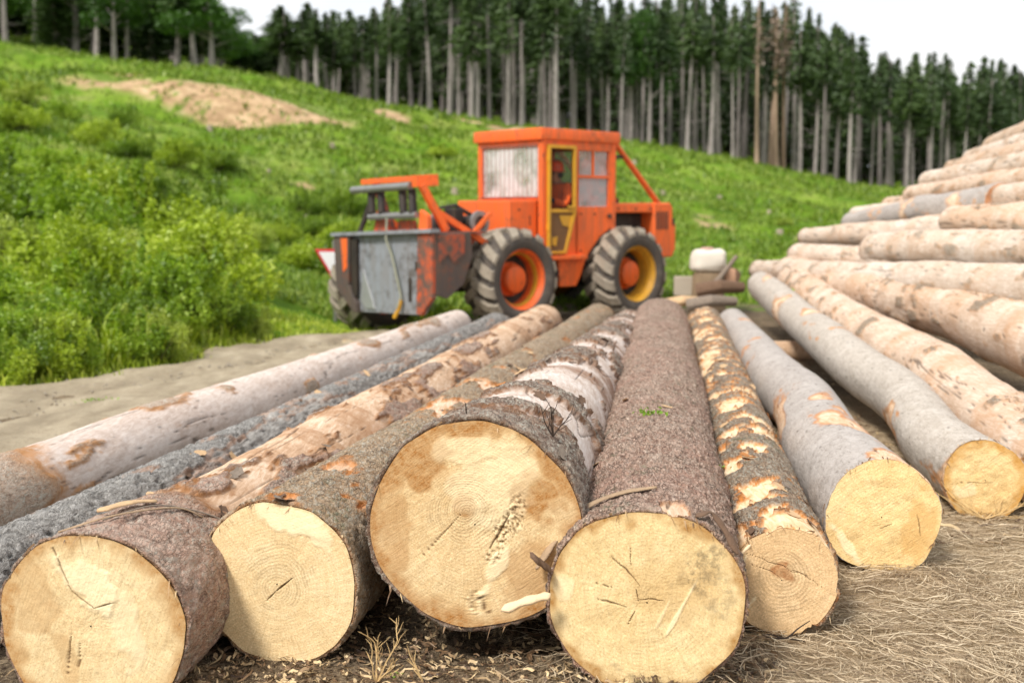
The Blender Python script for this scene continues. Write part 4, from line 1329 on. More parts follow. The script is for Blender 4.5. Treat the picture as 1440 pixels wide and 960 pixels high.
def mat_operator():
    t = NT('work_clothes_and_skin')
    sep = t.n('SeparateXYZ')
    t.l(t.coord('Object'), sep.inputs[0])
    z = sep.outputs['Z']
    n = t.noise(t.coord('Object'), 18, 4)
    zz = t.math('ADD', z, t.math('MULTIPLY', n, .01))
    c = t.mix(t.math('GREATER_THAN', zz, .565), lin(40, 42, 54), lin(200, 146, 116))
    return t.finish(c, .8, spec=.2)


OPX, OPY, OPZ = 1.34, -.47, 1.43
pw = TR.matrix_basis @ Vector((OPX, OPY, OPZ))
op = thing('person', 'person in orange helmet and orange jacket sitting behind the barred cab door', 'person', pw, TRZ + PI)
# local frame of the operator: +x is the way they face (towards the winch end), z up from the seat
J = {'pelvis': ((0, 0, .06), (.14, .16)), 'belly': ((.03, 0, .22), (.12, .15)), 'chest': ((.07, 0, .42), (.125, .18)), 'neck': ((.10, 0, .565), .06), 'chin': ((.125, 0, .63), .075), 'skull': ((.125, 0, .73), .088), 'crown': ((.115, 0, .80), .06),
     'nose': ((.215, 0, .675), .016), 'hipl': ((.06, .10, .03), .10), 'kneel': ((.42, .13, .08), .078), 'ankl': ((.50, .13, -.34), .052), 'toel': ((.64, .13, -.40), .042),
     'hipr': ((.06, -.10, .03), .10), 'kneer': ((.42, -.13, .08), .078), 'ankr': ((.50, -.13, -.34), .052), 'toer': ((.64, -.13, -.40), .042)}
E_ = [('pelvis', 'belly'), ('belly', 'chest'), ('chest', 'neck'), ('neck', 'chin'), ('chin', 'skull'), ('skull', 'crown'), ('chin', 'nose'), ('pelvis', 'hipl'), ('hipl', 'kneel'), ('kneel', 'ankl'), ('ankl', 'toel'),
      ('pelvis', 'hipr'), ('hipr', 'kneer'), ('kneer', 'ankr'), ('ankr', 'toer')]
for s_, y in (('l', 1), ('r', -1)):
    J['sh' + s_] = ((.07, y * .20, .49), .075)
    J['el' + s_] = ((.20, y * .25, .24), .056)
    J['wr' + s_] = ((.40, y * .17, .31), .038)
    J['palm' + s_] = ((.47, y * .15, .32), .036)
    E_ += [('chest', 'sh' + s_), ('sh' + s_, 'el' + s_), ('el' + s_, 'wr' + s_), ('wr' + s_, 'palm' + s_)]
    for q_ in range(4):
        J['f%d%s' % (q_, s_)] = ((.53, y * (.11 + .024 * q_), .33), .010)
        J['g%d%s' % (q_, s_)] = ((.55, y * (.11 + .024 * q_), .29), .009)
        E_ += [('palm' + s_, 'f%d%s' % (q_, s_)), ('f%d%s' % (q_, s_), 'g%d%s' % (q_, s_))]
    J['t' + s_] = ((.49, y * .10, .30), .011)
    E_ += [('palm' + s_, 't' + s_)]
bo = skin_body('body', J, E_, mat_operator(), op)
JJ = {'pelvis': ((.01, 0, .12), (.15, .175)), 'belly': ((.03, 0, .24), (.135, .17)), 'chest': ((.07, 0, .42), (.142, .20)), 'coll': ((.09, 0, .54), .075)}
EE = [('pelvis', 'belly'), ('belly', 'chest'), ('chest', 'coll')]
for s_, y in (('l', 1), ('r', -1)):
    JJ['sh' + s_] = ((.07, y * .21, .49), .092)
    JJ['el' + s_] = ((.20, y * .255, .24), .072)
    JJ['cuff' + s_] = ((.37, y * .185, .30), .055)
    EE += [('chest', 'sh' + s_), ('sh' + s_, 'el' + s_), ('el' + s_, 'cuff' + s_)]
skin_body('jacket', JJ, EE, mat_paint('orange_work_jacket', lin(240, 96, 30), lin(60, 56, 60), .12, .2, .8, 11), op)
hm = MB().lathe([(0, .895), (.05, .89), (.09, .865), (.118, .82), (.126, .77), (.125, .745), (.15, .735), (.15, .725), (.12, .735)], 28, 'z', (.12, 0, 0))
hm.build('helmet', mat_paint('orange_helmet_plastic', lin(244, 84, 24), lin(210, 70, 20), .1, .1, .35, 12), op, True)
for y in (1, -1):
    MB().lathe([(0, y * .125), (.04, y * .12), (.045, y * .095), (.03, y * .08)], 16, 'y', (.12, 0, .675)).build('ear_muff', M_SEAT, op, True)
    MB().lathe([(0, .215), (.012, .21), (.014, .195)], 10, 'x', (-.005, y * .035, .70)).build('eye', M_SEAT, op, True)

# ------------------------------------------------------------------ road sign hidden behind the butt plate
sg = at(470, 366, 18.4)
SG = thing('yield_sign', 'white triangular sign with a red border, half hidden behind the butt plate', 'sign', (sg[0], sg[1], height1(sg[0], sg[1])), -.05)
zc = sg[2] - SG.location.z
MB().tube([(0, .03, -.1), (0, .03, zc + .3)], .03, 10).build('post', M_SILV, SG, True)
MB().prism([(-.30, zc + .17), (.30, zc + .17), (0, zc - .35)], 'y', -.012, .012, .01).build('sign_border', simple_mat('sign_red', lin(196, 44, 52), .5, .1), SG)
MB().prism([(-.235, zc + .13), (.235, zc + .13), (0, zc - .27)], 'y', -.016, -.0125, 0).build('sign_face', simple_mat('sign_white', lin(226, 224, 226), .5, .06), SG)
# ------------------------------------------------------------------ trees
def mat_leaf(name, c0, c1, c2, trans=.35, rnd=.5, scale=1.5, use_tone=False):
    t = NT(name)
    n = t.noise(t.coord('Object'), scale, 3, .6)
    oi = t.n('ObjectInfo')
    f = t.math('ADD', t.math('MULTIPLY', n, 1 - rnd * .5), t.math('MULTIPLY', t.math('SUBTRACT', oi.outputs['Random'], .25), rnd * .5))
    if use_tone:
        f = t.math('ADD', t.math('MULTIPLY', f, .45), t.math('MULTIPLY', t.attr('tone'), .55))
    c = t.ramp(f, [(.25, c0), (.5, c1), (.75, c2)])
    d = t.n('BsdfDiffuse')
    t.l(c, d.inputs['Color'])
    tr = t.n('BsdfTranslucent')
    t.l(t.mix(.5, c, t.mix(1.0, c, (1.0, 1.0, .45), 'MULTIPLY')), tr.inputs['Color'])
    m = t.n('MixShader')
    m.inputs[0].default_value = trans
    t.l(d.outputs[0], m.inputs[1])
    t.l(tr.outputs[0], m.inputs[2])
    g = t.n('BsdfGlossy')
    g.inputs['Roughness'].default_value = .5
    m2 = t.n('MixShader')
    m2.inputs[0].default_value = .04
    t.l(m.outputs[0], m2.inputs[1])
    t.l(g.outputs[0], m2.inputs[2])
    t.l(m2.outputs[0], t.out.inputs['Surface'])
    return t.m


def mat_trunk(name, a, b, seed=0):
    t = NT(name)
    n = t.noise(t.mapping((9, 9, 1.2), (seed, 0, 0)), 1.0, 5, .65)
    oi = t.n('ObjectInfo')
    f = t.math('ADD', t.math('MULTIPLY', n, .7), t.math('MULTIPLY', oi.outputs['Random'], .3))
    return t.finish(t.ramp(f, [(.3, a), (.7, b)]), .9, t.bump(n, .4, .03), spec=.1)


M_NEEDLE = mat_leaf('spruce_needles', lin(56, 74, 44), lin(82, 104, 58), lin(114, 136, 80), .35, .6)
M_NEEDLE2 = mat_leaf('dry_brown_needles', lin(104, 88, 74), lin(140, 122, 106), lin(164, 148, 130), .2, .4)
M_BROAD = mat_leaf('beech_leaves', lin(44, 74, 22), lin(70, 108, 32), lin(104, 142, 48), .3, .6)
M_TR1 = mat_trunk('grey_spruce_trunk', lin(96, 88, 86), lin(172, 162, 158))
M_TR2 = mat_trunk('pinkish_dead_trunk', lin(142, 116, 98), lin(204, 178, 156), 3)


def quads_at(C, A, B, tone=None):
    """rhombic leaf quads at centres C with half axes A and B"""
    V = np.stack([C - A, C - B * .9 + A * .1, C + A, C + B * .9 + A * .1], 1).reshape(-1, 3)
    Fq = np.arange(len(V)).reshape(-1, 4)
    return V, Fq


def trunk_mesh(name, H, r0, seed, mat, branches=()):
    rng = random.Random(seed)
    mb = MB()
    pts, rs = [], []
    lx = rng.uniform(-.012, .012)
    ly = rng.uniform(-.012, .012)
    for k in range(10):
        t = k / 9
        pts.append((lx * H * t + .05 * math.sin(t * 5 + seed), ly * H * t + .04 * math.sin(t * 4 + seed * 2), H * t - .4 * (1 - t)))
        rs.append(r0 * (1.25 if k == 0 else 1.0) * (1 - .88 * t) + .012)
    mb.tube(pts, rs, 8, False)
    for b in branches:
        mb.tube(b[0], b[1], 4, False)
    o = mb.build(name, mat, None, True, fix=False)
    return o


def crown_conifer(seed, H, cs, Lmax, mat, dens=1.0, ragged=.35):
    rng = np.random.RandomState(seed)
    Cs, As, Bs = [], [], []
    z = cs * H
    while z < H * .985:
        t = (z - cs * H) / (H * (1 - cs))
        prof = (1 - t) ** 1.15 * min(1, .35 + t * 2.2) * 1.15
        nb = max(3, int(round(7 * dens)))
        for k in range(nb):
            a = rng.uniform(0, 2 * PI)
            Lb = Lmax * prof * rng.uniform(1 - ragged, 1 + ragged) + .12
            zz = z + rng.uniform(-.15, .15)
            n = max(3, int(Lb / .11))
            u = np.linspace(.12, 1, n)
            dr = rng.uniform(.25, .6)
            px = np.cos(a) * u * Lb
            py = np.sin(a) * u * Lb
            pz_ = zz - dr * Lb * u ** 1.4 + .12 * Lb * u ** 3
            c = np.stack([px, py, pz_], -1) + rng.normal(0, .05, (n, 3))
            d = np.array([np.cos(a), np.sin(a), -dr])
            A = d[None] * rng.uniform(.09, .17, (n, 1)) + rng.normal(0, .04, (n, 3))
            sdv = np.array([-np.sin(a), np.cos(a), 0])
            B = sdv[None] * rng.uniform(.06, .13, (n, 1)) * rng.choice([-1, 1], (n, 1)) + np.array([0, 0, -1.]) * rng.uniform(.02, .14, (n, 1))
            Cs.append(c)
            As.append(A)
            Bs.append(B)
        z += rng.uniform(.16, .28)
    V, Fq = quads_at(np.concatenate(Cs), np.concatenate(As), np.concatenate(Bs))
    return mesh_np('crown', V, Fq, mat, smooth=False)


def crown_broad(seed, lobes, nleaf, leaf, mat, name='crown', flat=.75):
    """leaves thrown into a set of ellipsoidal lobes, thicker towards the skin of each lobe"""
    rng = np.random.RandomState(seed)
    vol = np.array([l[3] * l[4] for l in lobes])
    pick = rng.choice(len(lobes), nleaf, p=vol / vol.sum())
    lb = np.array(lobes)[pick]
    d = rng.normal(0, 1, (nleaf, 3))
    d /= np.linalg.norm(d, axis=1)[:, None]
    rr = rng.uniform(.25, 1.05, nleaf) ** .6
    rr *= 0.8 + 0.5 * fbm(d * 2.3 + lb[:, :3], 2, seed)
    C = lb[:, :3] + d * rr[:, None] * np.stack([lb[:, 3], lb[:, 3], lb[:, 4]], -1)
    C[:, 2] = np.maximum(C[:, 2], .02)
    A = rng.normal(0, 1, (nleaf, 3)) + d * .6 + np.array([0, 0, .3])
    A /= np.linalg.norm(A, axis=1)[:, None]
    B = np.cross(A, rng.normal(0, 1, (nleaf, 3)))
    B /= np.linalg.norm(B, axis=1)[:, None]
    s = leaf * rng.uniform(.6, 1.3, (nleaf, 1))
    V, Fq = quads_at(C, A * s, B * s * .55)
    tone = np.repeat(np.clip(.5 + .2 * rng.normal(0, 1, nleaf), 0, 1) * .6 + .4 * rng.uniform(0, 1, len(lobes))[pick], 4)
    return mesh_np(name, V, Fq, mat, smooth=False, attrs={'tone': tone})


HIDE = []


def proto_tree(kind, seed):
    rng = random.Random(seed)
    root = thing('spruce_tree', 'x', 'tree')
    H = 12.0
    if kind == 'spruce':
        br = []
        for k in range(24):
            z = rng.uniform(2.0, 8.5)
            a = rng.uniform(0, 2 * PI)
            l_ = rng.uniform(.3, 1.0)
            br.append(([(0, 0, z), (l_ * math.cos(a), l_ * math.sin(a), z - rng.uniform(-.1, .45))], [.022, .008]))
        t_ = trunk_mesh('trunk', H, rng.uniform(.12, .19), seed, M_TR1, br)
        c_ = crown_conifer(seed, H, (.44, .52, .56, .60, .65, .70, .74)[seed % 7], rng.uniform(1.0, 1.4), M_NEEDLE, .85)
    elif kind == 'full':
        t_ = trunk_mesh('trunk', H, .2, seed, M_TR1)
        c_ = crown_conifer(seed, H, rng.uniform(.10, .2), rng.uniform(1.7, 2.1), M_NEEDLE, 1.1)
    elif kind == 'dead':
        br = []
        for k in range(26):
            z = rng.uniform(4.5, 11.4)
            a = rng.uniform(0, 2 * PI)
            l_ = rng.uniform(.4, 1.0) * (1.2 - z / 14)
            br.append(([(0, 0, z), (l_ * math.cos(a), l_ * math.sin(a), z - .2)], [.025, .008]))
        t_ = trunk_mesh('trunk', H, .24, seed, M_TR2, br)
        c_ = crown_conifer(seed, H, .62, .75, M_NEEDLE2, .45, .5)
    else:
        br = []
        lobes = []
        for k in range(11):
            a = rng.uniform(0, 2 * PI)
            z = rng.uniform(3.2, 10.5)
            q_ = rng.uniform(.5, 1.7) * (1.15 - abs(z - 6.5) / 8)
            p = (q_ * math.cos(a), q_ * math.sin(a), z)
            br.append(([(0, 0, z - 1.3), (p[0] * .5, p[1] * .5, z - .6), p], [.07, .05, .02]))
            lobes.append((p[0], p[1], z, rng.uniform(.7, 1.2), rng.uniform(.7, 1.3)))
        t_ = trunk_mesh('trunk', H * .85, .19, seed, M_TR1, br)
        c_ = crown_broad(seed, lobes, 3600, .15, M_BROAD)
    t_.parent = root
    c_.parent = root
    return root


PROTO = {'spruce': [proto_tree('spruce', 100 + k) for k in range(7)], 'full': [proto_tree('full', 200 + k) for k in range(3)],
         'dead': [proto_tree('dead', 300 + k) for k in range(3)], 'broad': [proto_tree('broad', 400 + k) for k in range(3)]}
for v_ in PROTO.values():
    for r_ in v_:
        r_['_used'] = 0

rt = random.Random(7)


def put_tree(kind, col, d, top_y, label, group, sxy=1.0):
    x = (col - 720) / F * d
    z0 = height1(x, d)
    ztop = CAM_H + (300 - top_y) * d / F
    Hh = max(3.5, ztop - z0)
    ps = PROTO[kind]
    pr = ps[rt.randrange(len(ps))]
    if not pr['_used']:
        pr['_used'] = 1
        o = pr
    else:
        o = copy_tree(pr)
    o.location = (x, d, z0 - .1)
    s_ = Hh / 12.0
    o.scale = (sxy, sxy, s_)
    o.rotation_euler = (rt.gauss(0, .018), rt.gauss(0, .022), rt.uniform(0, 2 * PI))
    o.name = {'spruce': 'spruce_tree', 'full': 'young_spruce_tree', 'dead': 'dead_spruce_tree', 'broad': 'broadleaf_tree'}[kind]
    tag(o, label, 'tree', group)
    return o


SKX = [395, 450, 500, 560, 640, 760, 830, 900, 980, 1030, 1110, 1150, 1200, 1260, 1300, 1440, 1560]
SKY_ = [30, 24, 34, 14, -40, -45, 10, 4, 4, 14, 16, 44, 70, 96, 92, 106, 112]


def skyline(c):
    return float(np.interp(c, SKX, SKY_))


def zone(c):
    for lim, nm in ((520, 'above the skidder arch'), (672, 'left of the skidder cab'), (870, 'behind the skidder cab roof'), (1010, 'right of the skidder cab'),
                    (1150, 'beside the brown dead trunks'), (1290, 'above the grassy slope end'), (2000, 'beyond the log pile')):
        if c < lim:
            return nm


EDGE = {}
c = 400.0
while c < 1500:
    d = 84 + rt.uniform(-3, 4) + max(0, (c - 900) / 90)
    k = 'spruce'
    if 1020 < c < 1125 and rt.random() < .6:
        k = 'dead'
    elif rt.random() < (.09 if 700 < c < 1000 else .0):
        k = 'broad'
    EDGE.setdefault(zone(c), []).append((c, d, k))
    c += rt.choice((rt.uniform(6, 12), rt.uniform(14, 30)))
ORD = ['first', 'second', 'third', 'fourth', 'fifth', 'sixth', 'seventh', 'eighth', 'ninth', 'tenth', 'eleventh', 'twelfth', 'thirteenth', 'fourteenth', 'fifteenth', 'sixteenth', 'seventeenth', 'eighteenth', 'nineteenth', 'twentieth']
for zn, lst in EDGE.items():
    for i, (c, d, k) in enumerate(lst):
        ds = {'spruce': 'tall bare-trunked spruce', 'dead': 'dead pinkish brown spruce', 'broad': 'leafy green tree'}[k]
        put_tree(k, c, d, skyline(c) + rt.uniform(-16, 34), '%s at the forest edge %s, %s from left' % (ds, zn, ORD[i % 20]), 'trees of the forest edge', rt.uniform(.6, 1.25))
for row in range(9):
    c = 392.0 + rt.uniform(0, 15)
    while c < 1520:
        d = 90 + row * 6 + rt.uniform(-2.5, 2.5) + max(0, (c - 900) / 90)
        put_tree('spruce' if rt.random() > (.0 if row < 1 else .45 if row < 3 else 1.0) else 'full', c, d, skyline(c) + rt.uniform(-18, 40), 'dark spruce deep in the wood ' + zone(c), 'trees inside the wood ' + zone(c), rt.uniform(.9, 1.3))
        c += rt.uniform(17, 30) * (1.5 if row < 3 else 1.0)
# trees on the hill top at upper left
UL = [(c_, rt.uniform(64, 72), 'spruce' if c_ in (22, 64, 147, 190, 257) else rt.choice(['full', 'broad'])) for c_ in (-50, -15, 22, 64, 92, 118, 147, 172, 190, 222, 257, 280, 304)]
for i, (c_, d, k) in enumerate(UL):
    ds = {'spruce': 'grey trunked spruce', 'full': 'bushy dark spruce', 'broad': 'leafy green tree'}[k]
    put_tree(k, c_, d, -70 + rt.uniform(-30, 30) + max(0, (c_ - 250)) * 1.2, '%s on the hill top at upper left, %s from the left' % (ds, ORD[i]), 'trees on the upper left hill', rt.uniform(.9, 1.2))
for row in range(3):
    c = -60.0
    while c < 325:
        put_tree(rt.choice(['full', 'spruce', 'full', 'broad']), c, 74 + row * 6 + rt.uniform(-2, 2), -40 + rt.uniform(-30, 30) + max(0, (c - 250)) * 1.3, 'dark tree behind the first row on the upper left hill', 'rear trees on the upper left hill', rt.uniform(.9, 1.3))
        c += rt.uniform(18, 34)
for i, (c_, ty) in enumerate(((322, 30), (338, 62), (352, 78), (366, 92), (380, 84), (392, 100), (346, 95), (374, 108), (388, 112))):
    put_tree('full' if i % 2 else 'broad', c_, 92 + 2 * i, ty, 'low tree in the gap of sky at upper left, %s of nine' % ORD[i], 'low trees in the sky gap', .9)

# ------------------------------------------------------------------ shrubs on the slope beside the road
M_SHRUB = [mat_leaf('shrub_leaves_yellow_green', lin(112, 136, 20), lin(168, 190, 46), lin(208, 220, 98), .45, .5, 1.2, True),
           mat_leaf('shrub_leaves_green', lin(94, 126, 20), lin(142, 174, 38), lin(188, 206, 78), .45, .5, 1.2, True),
           mat_leaf('shrub_leaves_grey_green', lin(118, 138, 40), lin(166, 184, 70), lin(206, 216, 112), .45, .4, 1.2, True)]
M_SHRUB.append(mat_leaf('shrub_leaves_deep_green', lin(80, 108, 18), lin(118, 148, 32), lin(162, 184, 62), .45, .5, 1.2, True))
M_STEM = simple_mat('shrub_stem', lin(96, 84, 62), .9)


def proto_shrub(seed, mat):
    rng = random.Random(seed)
    root = thing('shrub', 'x', 'shrub')
    lobes, mb = [], MB()
    for k in range(13):
        a = rng.uniform(0, 2 * PI)
        q_ = rng.uniform(.05, .62)
        z = rng.uniform(.25, .85) * (1.1 - q_ * .6)
        p = (q_ * math.cos(a), q_ * math.sin(a), z)
        lobes.append((p[0], p[1], z, rng.uniform(.16, .3), rng.uniform(.18, .36)))
        mb.tube([(p[0] * .1, p[1] * .1, -.1), (p[0] * .55, p[1] * .55, z * .55), p], [.016, .011, .005], 5, False)
    # long shoots standing out of the outline
    for k in range(10):
        a = rng.uniform(0, 2 * PI)
        q_ = rng.uniform(.1, .6)
        zz = rng.uniform(.75, 1.12)
        for m_ in range(3):
            lobes.append((q_ * math.cos(a) * (1 + .05 * m_), q_ * math.sin(a) * (1 + .05 * m_), zz - .12 * m_, .05, .12))
    st2 = mb.build('stem', M_STEM, root, True, fix=False)
    lf = crown_broad(seed, lobes, 5600, .036, mat, 'leaves')
    lf.parent = root
    return root


SHR = [proto_shrub(500 + k, M_SHRUB[k % 4]) for k in range(8)]
for r_ in SHR:
    r_['_used'] = 0
rs_ = random.Random(21)
shrub_spots = []
for (dd, step, dens) in ((12.6, 125, 1.0), (14.3, 112, 1.0), (16.2, 100, 1.0), (18.6, 90, 1.0), (21.5, 80, .95), (25, 72, .9), (29, 62, .8), (34, 54, .7), (40, 46, .55)):
    c = -120.0
    while c < (500 if dd < 24 else 560):
        d = dd + rs_.uniform(-.7, .7) * dd / 16
        x = (c - 720) / F * d
        if verge(np.array([x]), np.array([d]))[0] > .55 and not (c > 330 and d < 21) and rs_.random() < dens:
            shrub_spots.append((c, d))
        c += step * rs_.uniform(.75, 1.25)
shrub_spots += [(560, 36), (1120, 34), (1150, 30), (1100, 38), (620, 46), (1330, 62), (1350, 60), (1310, 64)]
n_big = len(shrub_spots)
for k in range(34):
    d = rs_.uniform(9.5, 14.6)
    x = float(-verge(np.zeros(1), np.array([d]))[0]) * -1 - rs_.uniform(.15, 1.1)
    shrub_spots.append((720 + F * x / d, d))
SG_ = {}
for i, (c, d) in enumerate(shrub_spots):
    k = rs_.randrange(8)
    pr = SHR[k]
    if not pr['_used']:
        pr['_used'] = 1
        o = pr
    else:
        o = copy_tree(pr)
    x = (c - 720) / F * d
    h_ = rs_.uniform(.6, 1.12) * (1.0 if d < 15 else 1.15 if d < 24 else .75)
    if c > 520:
        h_ *= .6
    elif c > 335 and d < 20:
        h_ *= .72
    w_ = h_ * rs_.uniform(.9, 1.4) * (1.4 if d >= 24 else 1)
    if i >= n_big:
        h_ = rs_.uniform(.28, .55)
        w_ = h_ * rs_.uniform(.8, 1.2)
    o.location = (x, d, height1(x, d) - .03)
    o.scale = (w_, w_, h_)
    o.rotation_euler = (0, 0, rs_.uniform(0, 6.28))
    o.name = 'shrub' if i < n_big else 'weed_plant'
    tone = ('yellow green', 'fresh green', 'grey green', 'deep green')[k % 4]
    where = 'by the dirt road' if d < 15.3 else 'on the slope above the roadside row' if d < 24 else 'high on the left slope'
    if i >= n_big:
        where = 'low at the road edge'
    elif c > 1200:
        where = 'below the forest edge beyond the log pile'
    elif c > 1000:
        where = 'on the grass left of the log pile'
    elif c > 500:
        where = 'on the grass hill behind the skidder'
    SG_.setdefault((tone, where), []).append((c, o))

for (tone, where), lst in SG_.items():
    lst.sort(key=lambda q_: q_[0])
    for i, (c, o) in enumerate(lst):
        lb = 'leafy %s %s %s' % (tone, 'weed' if 'low' in where else 'shrub', where)
        if len(lst) > 1:
            lb += ', %s from left' % (ORD[i] if i < len(lst) - 1 else 'last')
        tag(o, lb, 'shrub', 'shrubs ' + where)


def drop_unused(protos):
    for r_ in protos:
        if not r_['_used']:
            for ch in list(r_.children):
                bpy.data.objects.remove(ch)
            bpy.data.objects.remove(r_)


drop_unused([r_ for v_ in PROTO.values() for r_ in v_] + SHR)
for o in bpy.data.objects:
    if '_used' in o:
        del o['_used']

# stumps left on the cleared hill
M_STUMP = simple_mat('weathered_stump', lin(150, 138, 118), .9, .4, 6)
for i, (px, d) in enumerate(((1095, 33), (1120, 31.5), (560, 40), (600, 52), (505, 38), (430, 33), (470, 44), (380, 37), (1010, 47), (930, 44), (640, 36), (300, 44), (890, 52), (1080, 44))):
    x = (px - 720) / F * d
    o = MB().lathe([(0, .30), (.13, .30), (.15, .27), (.17, .1), (.25, -.1)], 12, 'z').build('tree_stump', M_STUMP, None, True, loc=(x, d, height1(x, d)))
    o.scale = (.6, .6, rs_.uniform(.35, .7))
    tag(o, 'pale stump on the cleared hill, %s counted from the left' % ORD[sorted([1095, 1120, 560, 600, 505, 430, 470, 380, 1010, 930, 640, 300, 890, 1080]).index(px)], 'stump', 'stumps on the cleared hill')

# ------------------------------------------------------------------ grass, weeds and straw (uncountable)
def blades(name, X, Y, Hh, Wd, mat, seed, nb=3, lean=.5, lie=0.0, label=None, segs=2, z0=0.0):
    """tapering bent blades, nb at each spot"""
    rng = np.random.RandomState(seed)
    n = len(X)
    X = np.repeat(X, nb) + rng.normal(0, 1, n * nb) * np.repeat(Hh, nb) * .25
    Y = np.repeat(Y, nb) + rng.normal(0, 1, n * nb) * np.repeat(Hh, nb) * .25
    Hh = np.repeat(Hh, nb) * rng.uniform(.6, 1.3, n * nb)
    Wd = np.repeat(Wd, nb) * rng.uniform(.7, 1.3, n * nb)
    Z = height(X, Y) + z0 - .01
    a = rng.uniform(0, 2 * PI, n * nb)
    ln = rng.uniform(.1, lean, n * nb)
    dx, dy = np.cos(a), np.sin(a)
    base = np.stack([X, Y, Z], -1)
    sd_ = np.stack([-dy, dx, np.zeros_like(dx)], -1) * Wd[:, None] * .5
    fwd = np.stack([dx, dy, np.zeros_like(dx)], -1)
    upz = np.array([0, 0, 1.0])
    mid = base + fwd * (Hh * ln * .35)[:, None] + upz * (Hh * .55)[:, None]
    tip = base + fwd * (Hh * ln)[:, None] + upz * (Hh * (1 - .3 * ln))[:, None]
    N = len(X)
    if segs == 1:
        V = np.stack([base - sd_, base + sd_, tip], 1)
        o = mesh_np(name, V.reshape(-1, 3), np.arange(N * 3).reshape(-1, 3), mat, smooth=False, attrs={'tone': np.repeat(rng.uniform(0, 1, N), 3)})
        return tag(o, label, name.replace('_', ' ').split()[-1], kind='stuff')
    V = np.stack([base - sd_, base + sd_, mid - sd_ * .8, mid + sd_ * .8, tip], 1)
    o0 = np.arange(N)[:, None] * 5
    q_ = o0 + np.array([[0, 1, 3, 2]])
    t_ = o0 + np.array([[2, 3, 4]])
    tone = np.repeat(rng.uniform(0, 1, N), 5)
    o = mesh_np(name, V.reshape(-1, 3), [q_, t_], mat, smooth=False, attrs={'tone': tone})
    tag(o, label, name.replace('_', ' ').split()[-1], kind='stuff')
    return o


M_GRASS = mat_leaf('hill_grass', lin(82, 108, 24), lin(116, 144, 36), lin(156, 172, 74), .3, .0, .22, True)
M_WEED = mat_leaf('roadside_weeds', lin(124, 148, 26), lin(174, 194, 50), lin(214, 222, 98), .45, .0, .6, True)
rg = np.random.RandomState(5)
n_ = 90000
cc = rg.uniform(-260, 1560, n_)
dd = np.exp(rg.uniform(math.log(18.5), math.log(98), n_))
X = (cc - 720) / F * dd
dn = fbm(np.stack([X, dd, X * 0], -1) * .25, 3, 77)
col_i = cc
bank = (dd > np.interp(cc, [60, 120, 200, 330, 420, 500], [50.0, 49.6, 49.3, 47.5, 48.9, 49.4]) - .3) & (dd < 51.6) & (cc > 80) & (cc < 505)
ptc = np.zeros(n_, bool)
for (cx, cy, rx, ry) in ((1003, 37.5, 30, 1.2), (1052, 35.5, 30, .9), (985, 40, 20, .8), (690, 62, 60, 2.0), (540, 58, 40, 2.0), (425, 37, 25, .7), (40, 47, 40, 1.0)):
    ptc |= np.hypot((cc - cx) / rx, (dd - cy) / ry) < 1.0
keep = (~bank | (rg.uniform(0, 1, n_) < .25)) & ~ptc & ((verge(X, dd) > .2) | (dd > 20.5)) & (rg.uniform(0, 1, n_) < .35 + dn * 1.1)
X, dd, dn = X[keep], dd[keep], dn[keep]
hh = (.05 + .10 * dn) * (1 + dd / 60) * rg.uniform(.6, 1.4, len(X))
blades('hill_grass', X, dd, hh, hh * .26 * (1 + dd / 90), M_GRASS, 6, 3, 1.2, segs=1, label='green grass covering the hillside behind the skidder')
n_ = 6000
yy = rg.uniform(8.0, 19.0, n_)
vv_ = rg.uniform(0, 1, n_) ** 1.6 * 3.0
ex = -verge(np.zeros(n_), yy) * -1
X = ex - vv_ + rg.normal(0, .10, n_)
kp_ = (yy > 15.2) & (X > -3.7)
hh = (.10 + .30 * sstep(0, .8, vv_) * sstep(15.0, 13.5, yy)) * rg.uniform(.5, 1.3, n_) * np.where(kp_, .7, 1)
blades('roadside_weeds', X, yy, hh, .012 + hh * .07, M_WEED, 8, 3, .8, label='tall green weeds and grass along the edge of the dirt road')
# ------------------------------------------------------------------ small things and litter
def proj(p):
    v = np.asarray(p, float) - CP
    d = v @ FW
    return 720 + F * v[0] / d, 480 - F * (v @ UP) / d, d


def find_s(key, py, th):
    best = min(np.linspace(.02, LOGS[key]['L'] * .97, 300), key=lambda s: abs(proj(on_log(key, s, th)[0])[1] - py))
    return float(best)


def ground_px(px, py, z=0.0):
    r = FW + np.array([1., 0, 0]) * (px - 720) / F - UP * (py - 480) / F
    t = (z - CAM_H) / r[2]
    p = CP + r * t
    return p


M_FLAKE = [simple_mat('bark_flake_brown', lin(112, 88, 70), .9, .4, 30, bump=.5), simple_mat('bark_flake_orange', lin(182, 122, 70), .9, .35, 30, bump=.5),
           simple_mat('bark_flake_pale', lin(206, 172, 132), .9, .3, 30, bump=.5), simple_mat('bark_flake_grey', lin(136, 122, 108), .9, .4, 30, bump=.5)]


